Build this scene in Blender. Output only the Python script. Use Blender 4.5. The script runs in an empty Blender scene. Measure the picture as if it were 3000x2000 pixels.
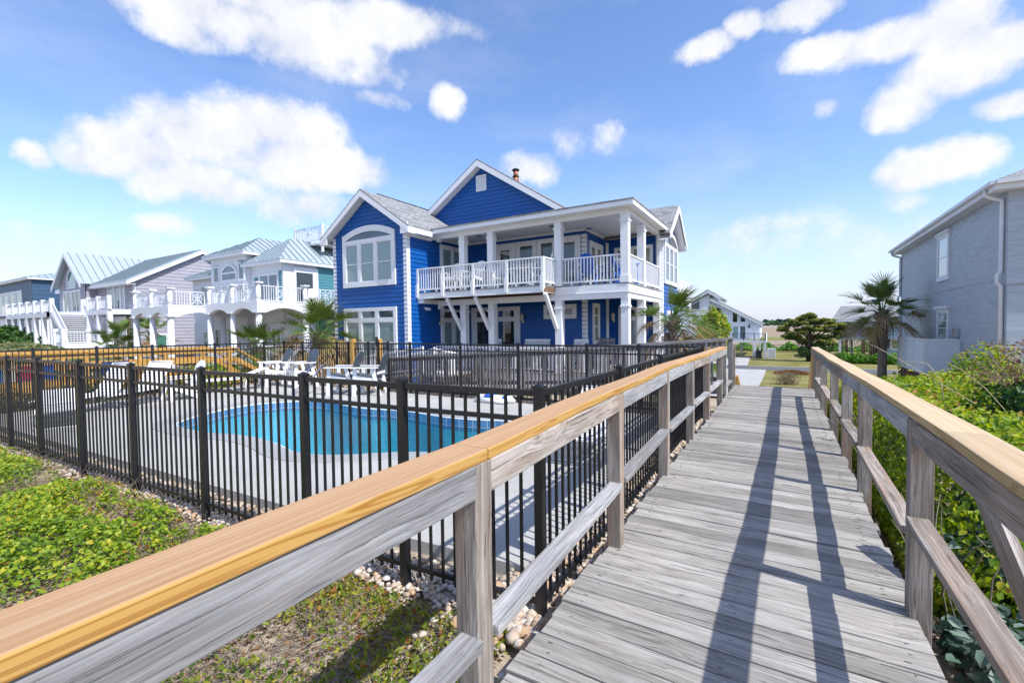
import bpy, bmesh, math, random
import numpy as np
from mathutils import Vector, Matrix, noise as mnoise

rnd = random.Random(11)
npr = np.random.default_rng(5)
scene = bpy.context.scene
COL = scene.collection
V = Vector

# ------------------------------------------------------------------ objects
def link(o, parent=None):
    COL.objects.link(o)
    if parent is not None:
        o.parent = parent
    return o

def thing(name, label, cat, loc=(0, 0, 0), rz=0.0, group=None):
    o = bpy.data.objects.new(name, None)
    o.empty_display_size = 0.2
    o.location = loc
    o.rotation_euler = (0, 0, rz)
    link(o)
    tag(o, label, cat, group)
    return o

def tag(o, label=None, cat=None, group=None, kind=None):
    if label: o['label'] = label
    if cat: o['category'] = cat
    if group: o['group'] = group
    if kind: o['kind'] = kind
    return o

def struct(o):
    o['kind'] = 'structure'
    return o

def stuff(o, label, cat):
    o['kind'] = 'stuff'
    o['label'] = label
    o['category'] = cat
    return o

def dup(root, loc, rz, label=None, scale=None):
    r = root.copy(); COL.objects.link(r)
    r.location = loc; r.rotation_euler = (0, 0, rz)
    if scale: r.scale = (scale, scale, scale)
    if label: r['label'] = label
    for ch in list(root.children):
        c = ch.copy(); COL.objects.link(c); c.parent = r
        for g in list(ch.children):
            d = g.copy(); COL.objects.link(d); d.parent = c
    return r

# ------------------------------------------------------------------ mesh builder
class MB:
    def __init__(s):
        s.v = []; s.f = []; s.lc = []; s.rn = []; s.sm = []
    def add(s, pts, faces, lc=None, rn=None, smooth=False):
        b = len(s.v)
        if rn is None: rn = rnd.random()
        s.v += [tuple(p) for p in pts]
        s.lc += [tuple(c) for c in (lc if lc is not None else pts)]
        s.rn += [rn] * len(pts)
        for f in faces:
            s.f.append(tuple(b + i for i in f)); s.sm.append(smooth)
    def obox(s, c, ax, ay, az, rn=None):
        """box from centre and three half vectors"""
        c, ax, ay, az = V(c), V(ax), V(ay), V(az)
        L = sorted(((a.length, i) for i, a in enumerate((ax, ay, az))), reverse=True)
        order = [i for _, i in L]
        pts = []; lc = []
        if rn is None: rn = rnd.random()
        off = rn * 37.0
        for k in (-1, 1):
            for j in (-1, 1):
                for i in (-1, 1):
                    pts.append(c + ax * i + ay * j + az * k)
                    q = (i * ax.length, j * ay.length, k * az.length)
                    lc.append((q[order[0]] + off, q[order[1]] + off * 0.37, q[order[2]] + off * .71))
        s.add(pts, [(0, 2, 3, 1), (4, 5, 7, 6), (0, 1, 5, 4), (2, 6, 7, 3), (0, 4, 6, 2), (1, 3, 7, 5)], lc, rn)
    def box(s, x0, x1, y0, y1, z0, z1, rn=None):
        s.obox(((x0 + x1) / 2, (y0 + y1) / 2, (z0 + z1) / 2), ((x1 - x0) / 2, 0, 0), (0, (y1 - y0) / 2, 0), (0, 0, (z1 - z0) / 2), rn)
    def beam(s, p0, p1, w, h, up=(0, 0, 1), rn=None):
        """board from p0 to p1; w across, h along 'up'"""
        p0, p1, up = V(p0), V(p1), V(up)
        d = (p1 - p0)
        if d.length < 1e-6: return
        dn = d.normalized()
        side = dn.cross(up)
        if side.length < 1e-4: side = dn.cross(V((0, 1, 0)))
        side.normalize()
        u2 = side.cross(dn)
        s.obox((p0 + p1) / 2, d / 2, side * (w / 2), u2 * (h / 2), rn)
    def tube(s, pts, r, n=8, caps=True, rn=None):
        pts = [V(p) for p in pts]
        rs = r if isinstance(r, (list, tuple)) else [r] * len(pts)
        out = []; lc = []
        prev = None; ln = 0
        for i, p in enumerate(pts):
            d = (pts[min(i + 1, len(pts) - 1)] - pts[max(i - 1, 0)]).normalized()
            a = prev if prev is not None else (V((0, 0, 1)) if abs(d.z) < .9 else V((1, 0, 0)))
            x = (a - d * a.dot(d)).normalized(); prev = x
            y = d.cross(x)
            if i: ln += (p - pts[i - 1]).length
            for k in range(n):
                t = 2 * math.pi * k / n
                out.append(p + (x * math.cos(t) + y * math.sin(t)) * rs[i])
                lc.append((ln, k * .05, 0))
        fs = []
        for i in range(len(pts) - 1):
            for k in range(n):
                fs.append((i * n + k, i * n + (k + 1) % n, (i + 1) * n + (k + 1) % n, (i + 1) * n + k))
        s.add(out, fs, lc, rn, True)
        if caps:
            b = len(s.v) - len(out)
            s.f.append(tuple(b + k for k in range(n))[::-1]); s.sm.append(False)
            e = b + (len(pts) - 1) * n
            s.f.append(tuple(e + k for k in range(n))); s.sm.append(False)
    def prism(s, poly, o, u, v, w0, w1, rn=None):
        """2-D polygon (a,b) -> o+u*a+v*b, extruded along u x v from w0 to w1"""
        o, u, v = V(o), V(u), V(v)
        n = u.cross(v).normalized()
        k = len(poly)
        a = [o + u * p[0] + v * p[1] + n * w0 for p in poly]
        b = [o + u * p[0] + v * p[1] + n * w1 for p in poly]
        lc = [(p[0], p[1], 0) for p in poly] * 2
        fs = [tuple(range(k))[::-1], tuple(range(k, 2 * k))]
        for i in range(k):
            j = (i + 1) % k
            fs.append((i, j, k + j, k + i))
        s.add(a + b, fs, lc, rn)
    def ring(s, outer, inner, o, u, v, w0, w1, closed=False, rn=None):
        """strip between two 2-D polylines, extruded (arched trim)"""
        o, u, v = V(o), V(u), V(v)
        n = u.cross(v).normalized()
        k = len(outer)
        P = lambda q, w: o + u * q[0] + v * q[1] + n * w
        pts = [P(q, w0) for q in outer] + [P(q, w0) for q in inner] + [P(q, w1) for q in outer] + [P(q, w1) for q in inner]
        fs = []
        for i in range(k if closed else k - 1):
            j = (i + 1) % k
            fs += [(i, k + i, k + j, j), (2 * k + i, 2 * k + j, 3 * k + j, 3 * k + i), (i, j, 2 * k + j, 2 * k + i), (k + i, 3 * k + i, 3 * k + j, k + j)]
        if not closed:
            fs += [(0, 2 * k, 3 * k, k), (k - 1, 2 * k - 1, 4 * k - 1, 3 * k - 1)]
        s.add(pts, fs, None, rn)
    def build(s, name, mat, parent=None, bevel=0, recalc=True):
        me = bpy.data.meshes.new(name)
        me.from_pydata(s.v, [], s.f)
        me.polygons.foreach_set('use_smooth', s.sm)
        a = me.attributes.new('lc', 'FLOAT_VECTOR', 'POINT'); a.data.foreach_set('vector', np.array(s.lc, dtype=np.float32).ravel())
        a = me.attributes.new('rn', 'FLOAT', 'POINT'); a.data.foreach_set('value', np.array(s.rn, dtype=np.float32))
        bm = bmesh.new(); bm.from_mesh(me)
        if recalc: bmesh.ops.recalc_face_normals(bm, faces=bm.faces)
        bm.to_mesh(me); bm.free()
        me.materials.append(mat)
        o = bpy.data.objects.new(name, me)
        link(o, parent)
        if bevel:
            m = o.modifiers.new('bevel', 'BEVEL'); m.width = bevel; m.segments = 2; m.limit_method = 'ANGLE'; m.angle_limit = .9
        return o

def np_mesh(name, verts, faces, mat, parent=None, attrs=None, smooth=False):
    verts = np.asarray(verts, dtype=np.float32); faces = np.asarray(faces, dtype=np.int32)
    me = bpy.data.meshes.new(name)
    n, k = faces.shape
    me.vertices.add(len(verts)); me.vertices.foreach_set('co', verts.ravel())
    me.loops.add(n * k); me.loops.foreach_set('vertex_index', faces.ravel())
    me.polygons.add(n)
    me.polygons.foreach_set('loop_start', np.arange(0, n * k, k, dtype=np.int32))
    me.polygons.foreach_set('loop_total', np.full(n, k, dtype=np.int32))
    if smooth: me.polygons.foreach_set('use_smooth', np.ones(n, dtype=bool))
    me.update(calc_edges=True)
    for an, av in (attrs or {}).items():
        a = me.attributes.new(an, 'FLOAT', 'POINT'); a.data.foreach_set('value', np.asarray(av, dtype=np.float32))
    me.materials.append(mat)
    o = bpy.data.objects.new(name, me)
    return link(o, parent)

def leaves(P, Nn, size, name, mat, parent=None, width=.62, jitter=.6, rn=None):
    """one folded leaf (two quads) per point; arrays"""
    n = len(P); P = np.asarray(P); Nn = np.asarray(Nn)
    size = np.broadcast_to(np.asarray(size), (n,))
    nn = Nn + npr.normal(0, jitter, (n, 3)); nn /= np.linalg.norm(nn, axis=1)[:, None] + 1e-9
    t = npr.normal(0, 1, (n, 3)); t -= nn * np.sum(t * nn, 1)[:, None]; t /= np.linalg.norm(t, axis=1)[:, None] + 1e-9
    b = np.cross(nn, t)
    s = size[:, None]; w = s * width / 2
    v0 = P - t * s * .5; v3 = P + t * s * .5 - nn * s * .08
    up = nn * s * .12
    l1 = P - t * s * .18 + b * w + up; l2 = P + t * s * .22 + b * w * .8 + up
    r1 = P - t * s * .18 - b * w + up; r2 = P + t * s * .22 - b * w * .8 + up
    verts = np.stack([v0, l1, l2, v3, r2, r1], 1).reshape(-1, 3)
    i = np.arange(n) * 6
    faces = np.concatenate([np.stack([i, i + 3, i + 2, i + 1], 1), np.stack([i, i + 5, i + 4, i + 3], 1)])
    if rn is None: rn = npr.random(n)
    return np_mesh(name, verts, faces, mat, parent, {'rn': np.repeat(rn, 6)})

def fbm(x, y, s=1.0, o=3):
    return mnoise.fractal(V((x * s, y * s, 3.3)), 1.0, 2.0, o)

# ------------------------------------------------------------------ materials
class NT:
    def __init__(s, name):
        m = bpy.data.materials.new(name); m.use_nodes = True
        s.m = m; s.t = m.node_tree; s.n = s.t.nodes; s.l = s.t.links
        s.b = s.n['Principled BSDF']; s.out = s.n['Material Output']
    def new(s, ty, **kw):
        nd = s.n.new(ty)
        for k, v in kw.items():
            if k.startswith('i_'):
                key = k[2:]; key = int(key) if key.isdigit() else key.replace('_', ' ')
                nd.inputs[key].default_value = v
            else: setattr(nd, k, v)
        return nd
    def lk(s, a, b): s.l.new(a, b)
    def attr(s, name): return s.new('ShaderNodeAttribute', attribute_name=name)
    def ramp(s, fac, stops, interp='LINEAR'):
        r = s.new('ShaderNodeValToRGB'); e = r.color_ramp.elements
        r.color_ramp.interpolation = interp
        while len(e) > 1: e.remove(e[0])
        e[0].position = stops[0][0]; e[0].color = (*stops[0][1], 1)
        for p, c in stops[1:]:
            q = e.new(p); q.color = (*c, 1)
        s.lk(fac, r.inputs[0]); return r.outputs[0]
    def mapping(s, vec, scale):
        mp = s.new('ShaderNodeMapping'); mp.inputs['Scale'].default_value = scale
        s.lk(vec, mp.inputs[0]); return mp.outputs[0]
    def noise(s, vec, scale=5, detail=4, rough=.55, dist=0):
        nz = s.new('ShaderNodeTexNoise'); nz.inputs['Scale'].default_value = scale; nz.inputs['Detail'].default_value = detail
        nz.inputs['Roughness'].default_value = rough; nz.inputs['Distortion'].default_value = dist
        if vec is not None: s.lk(vec, nz.inputs['Vector'])
        return nz.outputs['Fac']
    def math(s, op, a, b=None, c=None, clamp=False):
        nd = s.new('ShaderNodeMath', operation=op); nd.use_clamp = clamp
        for i, q in enumerate((a, b, c)):
            if q is None: continue
            if isinstance(q, (int, float)): nd.inputs[i].default_value = q
            else: s.lk(q, nd.inputs[i])
        return nd.outputs[0]
    def mix(s, f, a, b, mode='MIX'):
        nd = s.new('ShaderNodeMix', data_type='RGBA', blend_type=mode)
        for i, q in ((0, f), (6, a), (7, b)):
            if isinstance(q, (int, float)): nd.inputs[i].default_value = q
            elif isinstance(q, tuple): nd.inputs[i].default_value = (*q, 1)
            else: s.lk(q, nd.inputs[i])
        return nd.outputs[2]
    def bump(s, h, strength=.3, dist=.01):
        nd = s.new('ShaderNodeBump'); nd.inputs['Strength'].default_value = strength; nd.inputs['Distance'].default_value = dist
        s.lk(h, nd.inputs['Height']); s.lk(nd.outputs[0], s.b.inputs['Normal'])
    def obj(s): return s.new('ShaderNodeTexCoord').outputs['Object']
    def pos(s): return s.new('ShaderNodeNewGeometry').outputs['Position']
    def col(s, c):
        if isinstance(c, tuple): s.b.inputs['Base Color'].default_value = (*c, 1)
        else: s.lk(c, s.b.inputs['Base Color'])
    def set(s, **kw):
        for k, v in kw.items(): s.b.inputs[k.replace('_', ' ')].default_value = v
        return s

def plain(name, c, rough=.5, var=.12, scale=3.0, metal=0, dirt=None, bump=0.0, bscale=60):
    t = NT(name); p = t.pos()
    f = t.noise(p, scale, 5, .6)
    lo = tuple(x * (1 - var) for x in c); hi = tuple(min(1, x * (1 + var)) for x in c)
    base = t.ramp(f, [(.3, lo), (.7, hi)])
    if dirt:
        mp = t.mapping(p, (6, 6, .6))
        g = t.noise(mp, 2.2, 5, .65)
        m = t.ramp(g, [(.56, (0, 0, 0)), (.8, (1, 1, 1))])
        base = t.mix(t.math('MULTIPLY', m, .35), base, dirt)
    t.col(base); t.set(Roughness=rough, Metallic=metal)
    if bump: t.bump(t.noise(p, bscale, 3), bump, .004)
    return t.m

def wood_grey(name, dark=(.075, .07, .067), mid=(.21, .205, .20), light=(.40, .395, .385), warm=(.24, .175, .125), warmth=.25, crack=.8, knot=1.0):
    t = NT(name); lc = t.attr('lc').outputs['Vector']; rn = t.attr('rn').outputs['Fac']
    # knots pull the grain around them
    vo = t.new('ShaderNodeTexVoronoi'); vo.inputs['Scale'].default_value = 1.0
    t.lk(t.mapping(lc, (1.35, 4.6, 4.6)), vo.inputs['Vector'])
    kd = vo.outputs['Distance']
    wv = t.noise(t.mapping(lc, (1.1, 4, 4)), 1.5, 3, .5)
    pull = t.math('MULTIPLY', t.math('SUBTRACT', .32, kd, clamp=True), .16)
    dv = t.new('ShaderNodeVectorMath', operation='ADD'); t.lk(lc, dv.inputs[0])
    cb = t.new('ShaderNodeCombineXYZ')
    sh = t.math('ADD', t.math('MULTIPLY', wv, .07), pull)
    t.lk(sh, cb.inputs[1]); t.lk(t.math('MULTIPLY', sh, .6), cb.inputs[2]); t.lk(cb.outputs[0], dv.inputs[1])
    g = dv.outputs[0]
    st = t.noise(t.mapping(g, (2.6, 125, 125)), 1.0, 5, .7)
    md = t.noise(t.mapping(g, (1.8, 55, 55)), 1.0, 4, .6)
    bl = t.noise(t.mapping(lc, (1.6, 7, 7)), 1.0, 4, .6)
    s = t.math('ADD', t.math('ADD', t.math('MULTIPLY', st, .30), t.math('MULTIPLY', md, .36)), t.math('MULTIPLY', bl, .34))
    base = t.ramp(s, [(.36, tuple(d * .6 + m * .4 for d, m in zip(dark, mid))), (.48, mid), (.60, light)])
    ck = t.noise(t.mapping(g, (1.5, 105, 105)), 1.0, 5, .66)
    cm_ = t.ramp(ck, [(.575, (0, 0, 0)), (.65, (1, 1, 1))])
    base = t.mix(t.math('MULTIPLY', cm_, crack), base, tuple(d * .75 for d in dark))
    wm = t.ramp(t.noise(t.mapping(lc, (.8, 9, 9)), 1.3, 3), [(.50, (0, 0, 0)), (.70, (1, 1, 1))])
    base = t.mix(t.math('MULTIPLY', wm, warmth), base, warm)
    rings = t.math('MULTIPLY_ADD', t.math('SINE', t.math('MULTIPLY', kd, 150.0)), .5, .5)
    kr = t.math('MULTIPLY', t.ramp(kd, [(.06, (1, 1, 1)), (.17, (0, 0, 0))]), rings)
    base = t.mix(t.math('MULTIPLY', kr, .40 * knot), base, dark)
    k = t.ramp(kd, [(.022, (1, 1, 1)), (.06, (0, 0, 0))])
    base = t.mix(t.math('MULTIPLY', k, .8 * knot), base, tuple(x * .5 for x in dark))
    hs = t.new('ShaderNodeHueSaturation'); t.lk(base, hs.inputs['Color']); t.lk(t.math('MULTIPLY_ADD', rn, .46, .78), hs.inputs['Value'])
    t.col(hs.outputs[0]); t.set(Roughness=.88, Specular_IOR_Level=.2)
    t.bump(t.math('ADD', s, t.math('MULTIPLY', t.math('ADD', cm_, k), -.5)), .6, .006)
    return t.m

def wood_new(name, a=(.44, .265, .135), b=(.36, .20, .09), c=(.50, .345, .205), edge=((.50, .29, .075), (.36, .17, .03))):
    """sawn pine: straight fine grain on the wide face, cathedral rings on the edge"""
    t = NT(name); lc = t.attr('lc').outputs['Vector']; rn = t.attr('rn').outputs['Fac']
    f = t.noise(t.mapping(lc, (.9, 20, 20)), 1.0, 2, .4, .5)
    rings = t.math('MULTIPLY_ADD', t.math('SINE', t.math('MULTIPLY', f, 52.0)), .5, .5)
    fine = t.noise(t.mapping(lc, (1.6, 150, 150)), 1, 4, .6)
    med = t.noise(t.mapping(lc, (.5, 55, 55)), 1, 3, .55)
    h = t.math('ADD', t.math('MULTIPLY', fine, .45), t.math('MULTIPLY', med, .55))
    top = t.ramp(h, [(.34, b), (.48, a), (.62, c)])
    pk = t.noise(t.mapping(lc, (.5, 5, 5)), 1.1, 2)
    top = t.mix(t.math('MULTIPLY', t.ramp(pk, [(.4, (0, 0, 0)), (.65, (1, 1, 1))]), .5), top, tuple(q * w for q, w in zip(c, (1.02, .86, .76))))
    ed = t.mix(t.ramp(rings, [(.55, (0, 0, 0)), (.85, (1, 1, 1))]), edge[0], edge[1])
    ed = t.mix(t.math('MULTIPLY', t.math('SUBTRACT', fine, .35, clamp=True), .6), ed, c)
    gn = t.new('ShaderNodeNewGeometry'); sp = t.new('ShaderNodeSeparateXYZ'); t.lk(gn.outputs['True Normal'], sp.inputs[0])
    nzv = t.math('GREATER_THAN', t.math('ABSOLUTE', sp.outputs[2]), .6)
    base = t.mix(nzv, ed, top)
    vo = t.new('ShaderNodeTexVoronoi'); vo.inputs['Scale'].default_value = 1.0
    t.lk(t.mapping(lc, (1.0, 4.5, 4.5)), vo.inputs['Vector'])
    k = t.ramp(vo.outputs['Distance'], [(.02, (1, 1, 1)), (.06, (0, 0, 0))])
    base = t.mix(t.math('MULTIPLY', k, .65), base, (.18, .075, .03))
    sm = t.ramp(t.noise(t.mapping(lc, (2.0, 11, 11)), 1.0, 4, .6), [(.66, (0, 0, 0)), (.76, (1, 1, 1))])
    base = t.mix(t.math('MULTIPLY', sm, .35), base, tuple(q * .5 for q in b))
    hs = t.new('ShaderNodeHueSaturation'); t.lk(base, hs.inputs['Color']); t.lk(t.math('MULTIPLY_ADD', rn, .16, .92), hs.inputs['Value'])
    t.col(hs.outputs[0]); t.set(Roughness=.65, Specular_IOR_Level=.25)
    t.bump(fine, .2, .003)
    return t.m

def leaf_mat(name, stops, trans=.35, rough=.45):
    t = NT(name); rn = t.attr('rn').outputs['Fac']
    c = t.ramp(rn, stops)
    t.col(c); t.set(Roughness=rough, Specular_IOR_Level=.35)
    tr = t.new('ShaderNodeBsdfTranslucent')
    hs = t.new('ShaderNodeHueSaturation'); hs.inputs['Value'].default_value = 1.5; hs.inputs['Saturation'].default_value = 1.1
    t.lk(c, hs.inputs['Color']); t.lk(hs.outputs[0], tr.inputs['Color'])
    mx = t.new('ShaderNodeMixShader'); mx.inputs[0].default_value = trans
    t.lk(t.b.outputs[0], mx.inputs[1]); t.lk(tr.outputs[0], mx.inputs[2]); t.lk(mx.outputs[0], t.out.inputs[0])
    return t.m

def palm_mat(name):
    t = NT(name); rn = t.attr('rn').outputs['Fac']; tt = t.attr('tt').outputs['Fac']
    g = t.ramp(rn, [(0, (.07, .13, .022)), (.35, (.12, .19, .03)), (.6, (.22, .24, .05)), (.8, (.34, .25, .09)), (1, (.29, .18, .09))])
    tip = t.ramp(t.math('ADD', tt, t.math('MULTIPLY_ADD', rn, .5, -.3)), [(.45, (0, 0, 0)), (.85, (1, 1, 1))])
    c = t.mix(tip, g, (.46, .30, .15))
    t.col(c); t.set(Roughness=.45, Specular_IOR_Level=.4)
    tr = t.new('ShaderNodeBsdfTranslucent'); t.lk(c, tr.inputs['Color'])
    mx = t.new('ShaderNodeMixShader'); mx.inputs[0].default_value = .3
    t.lk(t.b.outputs[0], mx.inputs[1]); t.lk(tr.outputs[0], mx.inputs[2]); t.lk(mx.outputs[0], t.out.inputs[0])
    return t.m

def siding_mat(name, c, rough=.42, streak=(.35, .5, .75)):
    t = NT(name); p = t.pos()
    f = t.noise(t.mapping(p, (1.2, 1.2, 9)), 1.6, 5, .65)
    base = t.ramp(f, [(.3, tuple(x * .82 for x in c)), (.7, tuple(x * 1.15 for x in c))])
    g = t.noise(t.mapping(p, (5, 5, 1.1)), 1.5, 6, .7)
    m = t.ramp(g, [(.60, (0, 0, 0)), (.82, (1, 1, 1))])
    base = t.mix(t.math('MULTIPLY', m, .16), base, streak)
    t.col(base); t.set(Roughness=rough, Specular_IOR_Level=.45)
    t.bump(t.noise(t.mapping(p, (2, 2, 40)), 3, 3), .06, .004)
    return t.m

def shingle_mat(name, c=(.25, .255, .26), sx=.32, sz=.14):
    t = NT(name); lc = t.attr('lc').outputs['Vector']
    br = t.new('ShaderNodeTexBrick'); br.offset = .5
    br.inputs['Color1'].default_value = (*[x * 1.25 for x in c], 1); br.inputs['Color2'].default_value = (*[x * .75 for x in c], 1); br.inputs['Mortar'].default_value = (*[x * .32 for x in c], 1)
    br.inputs['Scale'].default_value = 1; br.inputs['Brick Width'].default_value = sx; br.inputs['Row Height'].default_value = sz; br.inputs['Mortar Size'].default_value = .009; br.inputs['Mortar Smooth'].default_value = .4
    t.lk(lc, br.inputs['Vector'])
    n = t.noise(t.mapping(lc, (4, 9, 4)), 1.4, 5, .7)
    hs = t.new('ShaderNodeHueSaturation'); t.lk(br.outputs['Color'], hs.inputs['Color']); t.lk(t.math('MULTIPLY_ADD', n, 1.0, .5), hs.inputs['Value'])
    t.col(hs.outputs[0]); t.set(Roughness=.9, Specular_IOR_Level=.2)
    t.bump(t.math('MULTIPLY', br.outputs['Fac'], -1), .5, .012)
    return t.m

def glass_mat(name, c, rough=.04, slat=None, spec=.6):
    """window pane: dark room or pale blinds behind a glossy front"""
    t = NT(name); p = t.pos()
    sp = t.new('ShaderNodeSeparateXYZ'); t.lk(p, sp.inputs[0])
    if slat:
        w = t.math('FRACT', t.math('MULTIPLY', sp.outputs[2], 1 / .055))
        base = t.ramp(w, [(.0, tuple(x * .72 for x in c)), (.25, c), (.8, c), (1, tuple(x * .72 for x in c))])
        base = t.mix(t.math('MULTIPLY', t.noise(p, .9, 2), .55), base, tuple(x * .62 for x in c))
    else:
        base = t.ramp(t.noise(p, .8, 2), [(.35, tuple(x * .6 for x in c)), (.7, tuple(x * 1.3 for x in c))])
    t.col(base); t.set(Roughness=rough, Specular_IOR_Level=spec, Coat_Weight=.6, Coat_Roughness=.02)
    return t.m

M = {}
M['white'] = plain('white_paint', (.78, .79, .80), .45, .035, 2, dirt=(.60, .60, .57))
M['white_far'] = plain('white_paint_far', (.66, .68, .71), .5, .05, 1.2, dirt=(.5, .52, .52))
M['plastic_white'] = plain('white_plastic', (.80, .80, .79), .35, .03)
M['soffit'] = plain('ceiling_white', (.80, .80, .79), .6, .04)
M['blue'] = siding_mat('cobalt_siding', (.002, .085, .335))
M['blue_chair'] = plain('blue_plastic', (.01, .13, .55), .4, .05)
M['shingle'] = shingle_mat('roof_shingle')
M['black'] = plain('black_metal', (.012, .012, .013), .38, .2, 20)
M['dark'] = plain('dark_plastic', (.018, .018, .02), .5, .2)
M['slate'] = plain('slate_plastic', (.072, .092, .115), .5, .12)
M['steel'] = plain('stainless_steel', (.62, .62, .62), .18, .05, metal=1)
M['copper'] = plain('aged_copper', (.42, .17, .09), .45, .35, 9, metal=.6)
M['deckwood'] = wood_grey('weathered_deck', (.060, .054, .048), (.262, .243, .218), (.375, .352, .320), warmth=.05, crack=.85)
M['railwood'] = wood_grey('weathered_rail', (.085, .066, .052), (.235, .20, .168), (.42, .38, .34), (.30, .185, .115), .6)
M['railgrey'] = wood_grey('weathered_top_rail', (.12, .118, .118), (.27, .265, .262), (.43, .425, .42), (.30, .20, .13), .22, .6)
M['rampwood'] = wood_grey('weathered_ramp', (.10, .09, .08), (.24, .22, .205), (.40, .38, .36), (.25, .17, .11), .5)
M['newwood'] = wood_new('new_pine')
M['palewood'] = wood_new('pale_pine', (.50, .375, .225), (.42, .29, .155), (.57, .46, .30), ((.44, .30, .13), (.36, .22, .085)))
M['yellowwood'] = wood_new('yellow_pine', (.52, .33, .10), (.42, .24, .06), (.58, .40, .16))
M['joist'] = plain('bare_joist', (.17, .10, .055), .8, .3, 4)
M['glass_blind'] = glass_mat('glass_with_blinds', (.27, .37, .37), slat=True)
M['glass_dark'] = glass_mat('dark_glass', (.018, .028, .032))
M['glass_mid'] = glass_mat('grey_glass', (.085, .12, .145))
M['glass_green'] = glass_mat('green_glass', (.07, .22, .17), slat=True)
M['glass_shade'] = glass_mat('glass_with_shade', (.30, .31, .22), slat=True)
M['cream'] = plain('cream_fixture', (.55, .50, .40), .4, .1)
M['greyhouse'] = siding_mat('blue_grey_panel', (.36, .41, .465), .6, (.40, .44, .48))
M['lavender'] = siding_mat('lavender_shake', (.335, .325, .375), .7, (.42, .42, .46))
M['teal'] = siding_mat('teal_siding', (.06, .20, .235), .5, (.3, .45, .5))
M['navy'] = siding_mat('navy_siding', (.035, .085, .15), .5, (.2, .28, .36))
M['paleblue'] = siding_mat('pale_blue_siding', (.25, .35, .43), .5, (.4, .5, .56))
M['screen'] = plain('pale_screen_panel', (.62, .68, .76), .45, .04)
M['concrete'] = None
M['shrub_dark'] = leaf_mat('dark_shrub_leaf', [(0, (.012, .04, .008)), (.6, (.03, .085, .012)), (1, (.07, .15, .02))])
M['vine'] = leaf_mat('vine_leaf', [(0, (.06, .12, .012)), (.35, (.16, .27, .02)), (.65, (.31, .40, .03)), (.86, (.46, .46, .04)), (.96, (.58, .43, .05)), (1, (.42, .17, .04))], .45)
M['vine_dry'] = leaf_mat('sparse_vine_leaf', [(0, (.07, .13, .016)), (.4, (.20, .26, .03)), (.7, (.36, .36, .05)), (.9, (.48, .38, .07)), (1, (.36, .13, .045))], .45)
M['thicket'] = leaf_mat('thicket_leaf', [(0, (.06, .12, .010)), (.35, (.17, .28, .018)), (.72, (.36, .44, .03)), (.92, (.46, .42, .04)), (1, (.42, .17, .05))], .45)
M['dune'] = leaf_mat('dune_leaf', [(0, (.05, .08, .022)), (.5, (.115, .15, .05)), (.85, (.20, .21, .085)), (1, (.30, .27, .13))])
M['silver'] = leaf_mat('silver_leaf', [(0, (.035, .075, .05)), (.5, (.10, .17, .125)), (1, (.25, .33, .27))], .2)
M['redtwig'] = leaf_mat('reddish_leaf', [(0, (.16, .07, .05)), (.5, (.30, .16, .11)), (.8, (.36, .25, .17)), (1, (.15, .17, .05))], .3)
M['hedge'] = leaf_mat('hedge_leaf', [(0, (.04, .13, .012)), (.6, (.11, .29, .02)), (1, (.21, .42, .035))])
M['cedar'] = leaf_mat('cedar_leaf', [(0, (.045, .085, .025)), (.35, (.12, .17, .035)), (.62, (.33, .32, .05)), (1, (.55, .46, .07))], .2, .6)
M['litter'] = leaf_mat('leaf_litter', [(0, (.10, .05, .025)), (.5, (.22, .12, .06)), (1, (.36, .22, .12))], .1)
M['mulch'] = leaf_mat('pine_straw', [(0, (.16, .07, .03)), (.6, (.30, .14, .06)), (1, (.40, .22, .10))], .1)
M['dry'] = leaf_mat('dry_grass', [(0, (.17, .13, .08)), (.6, (.30, .24, .16)), (1, (.42, .35, .24))], .3)
M['palm'] = palm_mat('palm_frond')
M['trunk'] = plain('palm_trunk', (.24, .20, .155), .9, .4, 14, bump=.5)
M['bark'] = plain('bark', (.10, .075, .055), .9, .4, 12)
M['twig'] = plain('dry_twig', (.21, .165, .125), .9, .4, 30)
M['vinestem'] = plain('vine_stem', (.46, .38, .24), .8, .3, 20)
M['towel_blue'] = plain('blue_towel', (.012, .10, .42), .9, .2)
M['towel_navy'] = plain('navy_towel', (.012, .04, .16), .9, .2)
M['wicker'] = plain('brown_wicker', (.12, .075, .05), .8, .3, 40)
M['teak'] = plain('teak', (.34, .16, .075), .6, .2, 12)
M['treeline'] = leaf_mat('far_tree', [(0, (.012, .04, .018)), (.6, (.022, .062, .024)), (1, (.04, .09, .03))], .1, .8)
# ------------------------------------------------------------------ camera
CAM_Z = 1.5
cam_d = bpy.data.cameras.new('camera')
cam = bpy.data.objects.new('camera', cam_d); COL.objects.link(cam)
right = V((0.85791684, 0.51363975, -0.01236562)); down = V((0.00574191, -0.033651, -0.99941715)); fwd = V((-0.51375649, 0.8573458, -0.03181903))
mw = Matrix.Identity(4)
for i in range(3):
    mw[i][0] = right[i]; mw[i][1] = -down[i]; mw[i][2] = -fwd[i]
mw[2][3] = CAM_Z
cam.matrix_world = mw
cam_d.sensor_width = 36.0; cam_d.lens = 1328.27 / 3000 * 36
cam_d.clip_start = .05; cam_d.clip_end = 9000
scene.camera = cam

# ------------------------------------------------------------------ light and sky
SUN_AZ = (math.cos(math.radians(-10)), math.sin(math.radians(-10)))
SUN_EL = math.radians(51)
sd = V((SUN_AZ[0] * math.cos(SUN_EL), SUN_AZ[1] * math.cos(SUN_EL), math.sin(SUN_EL)))
sl = bpy.data.lights.new('sun', 'SUN'); sl.energy = 3.4; sl.angle = math.radians(.53); sl.color = (1, .98, .945)
so = bpy.data.objects.new('sun', sl); so.rotation_euler = sd.to_track_quat('Z', 'Y').to_euler(); so.location = (20, -5, 30); COL.objects.link(so)

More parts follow.
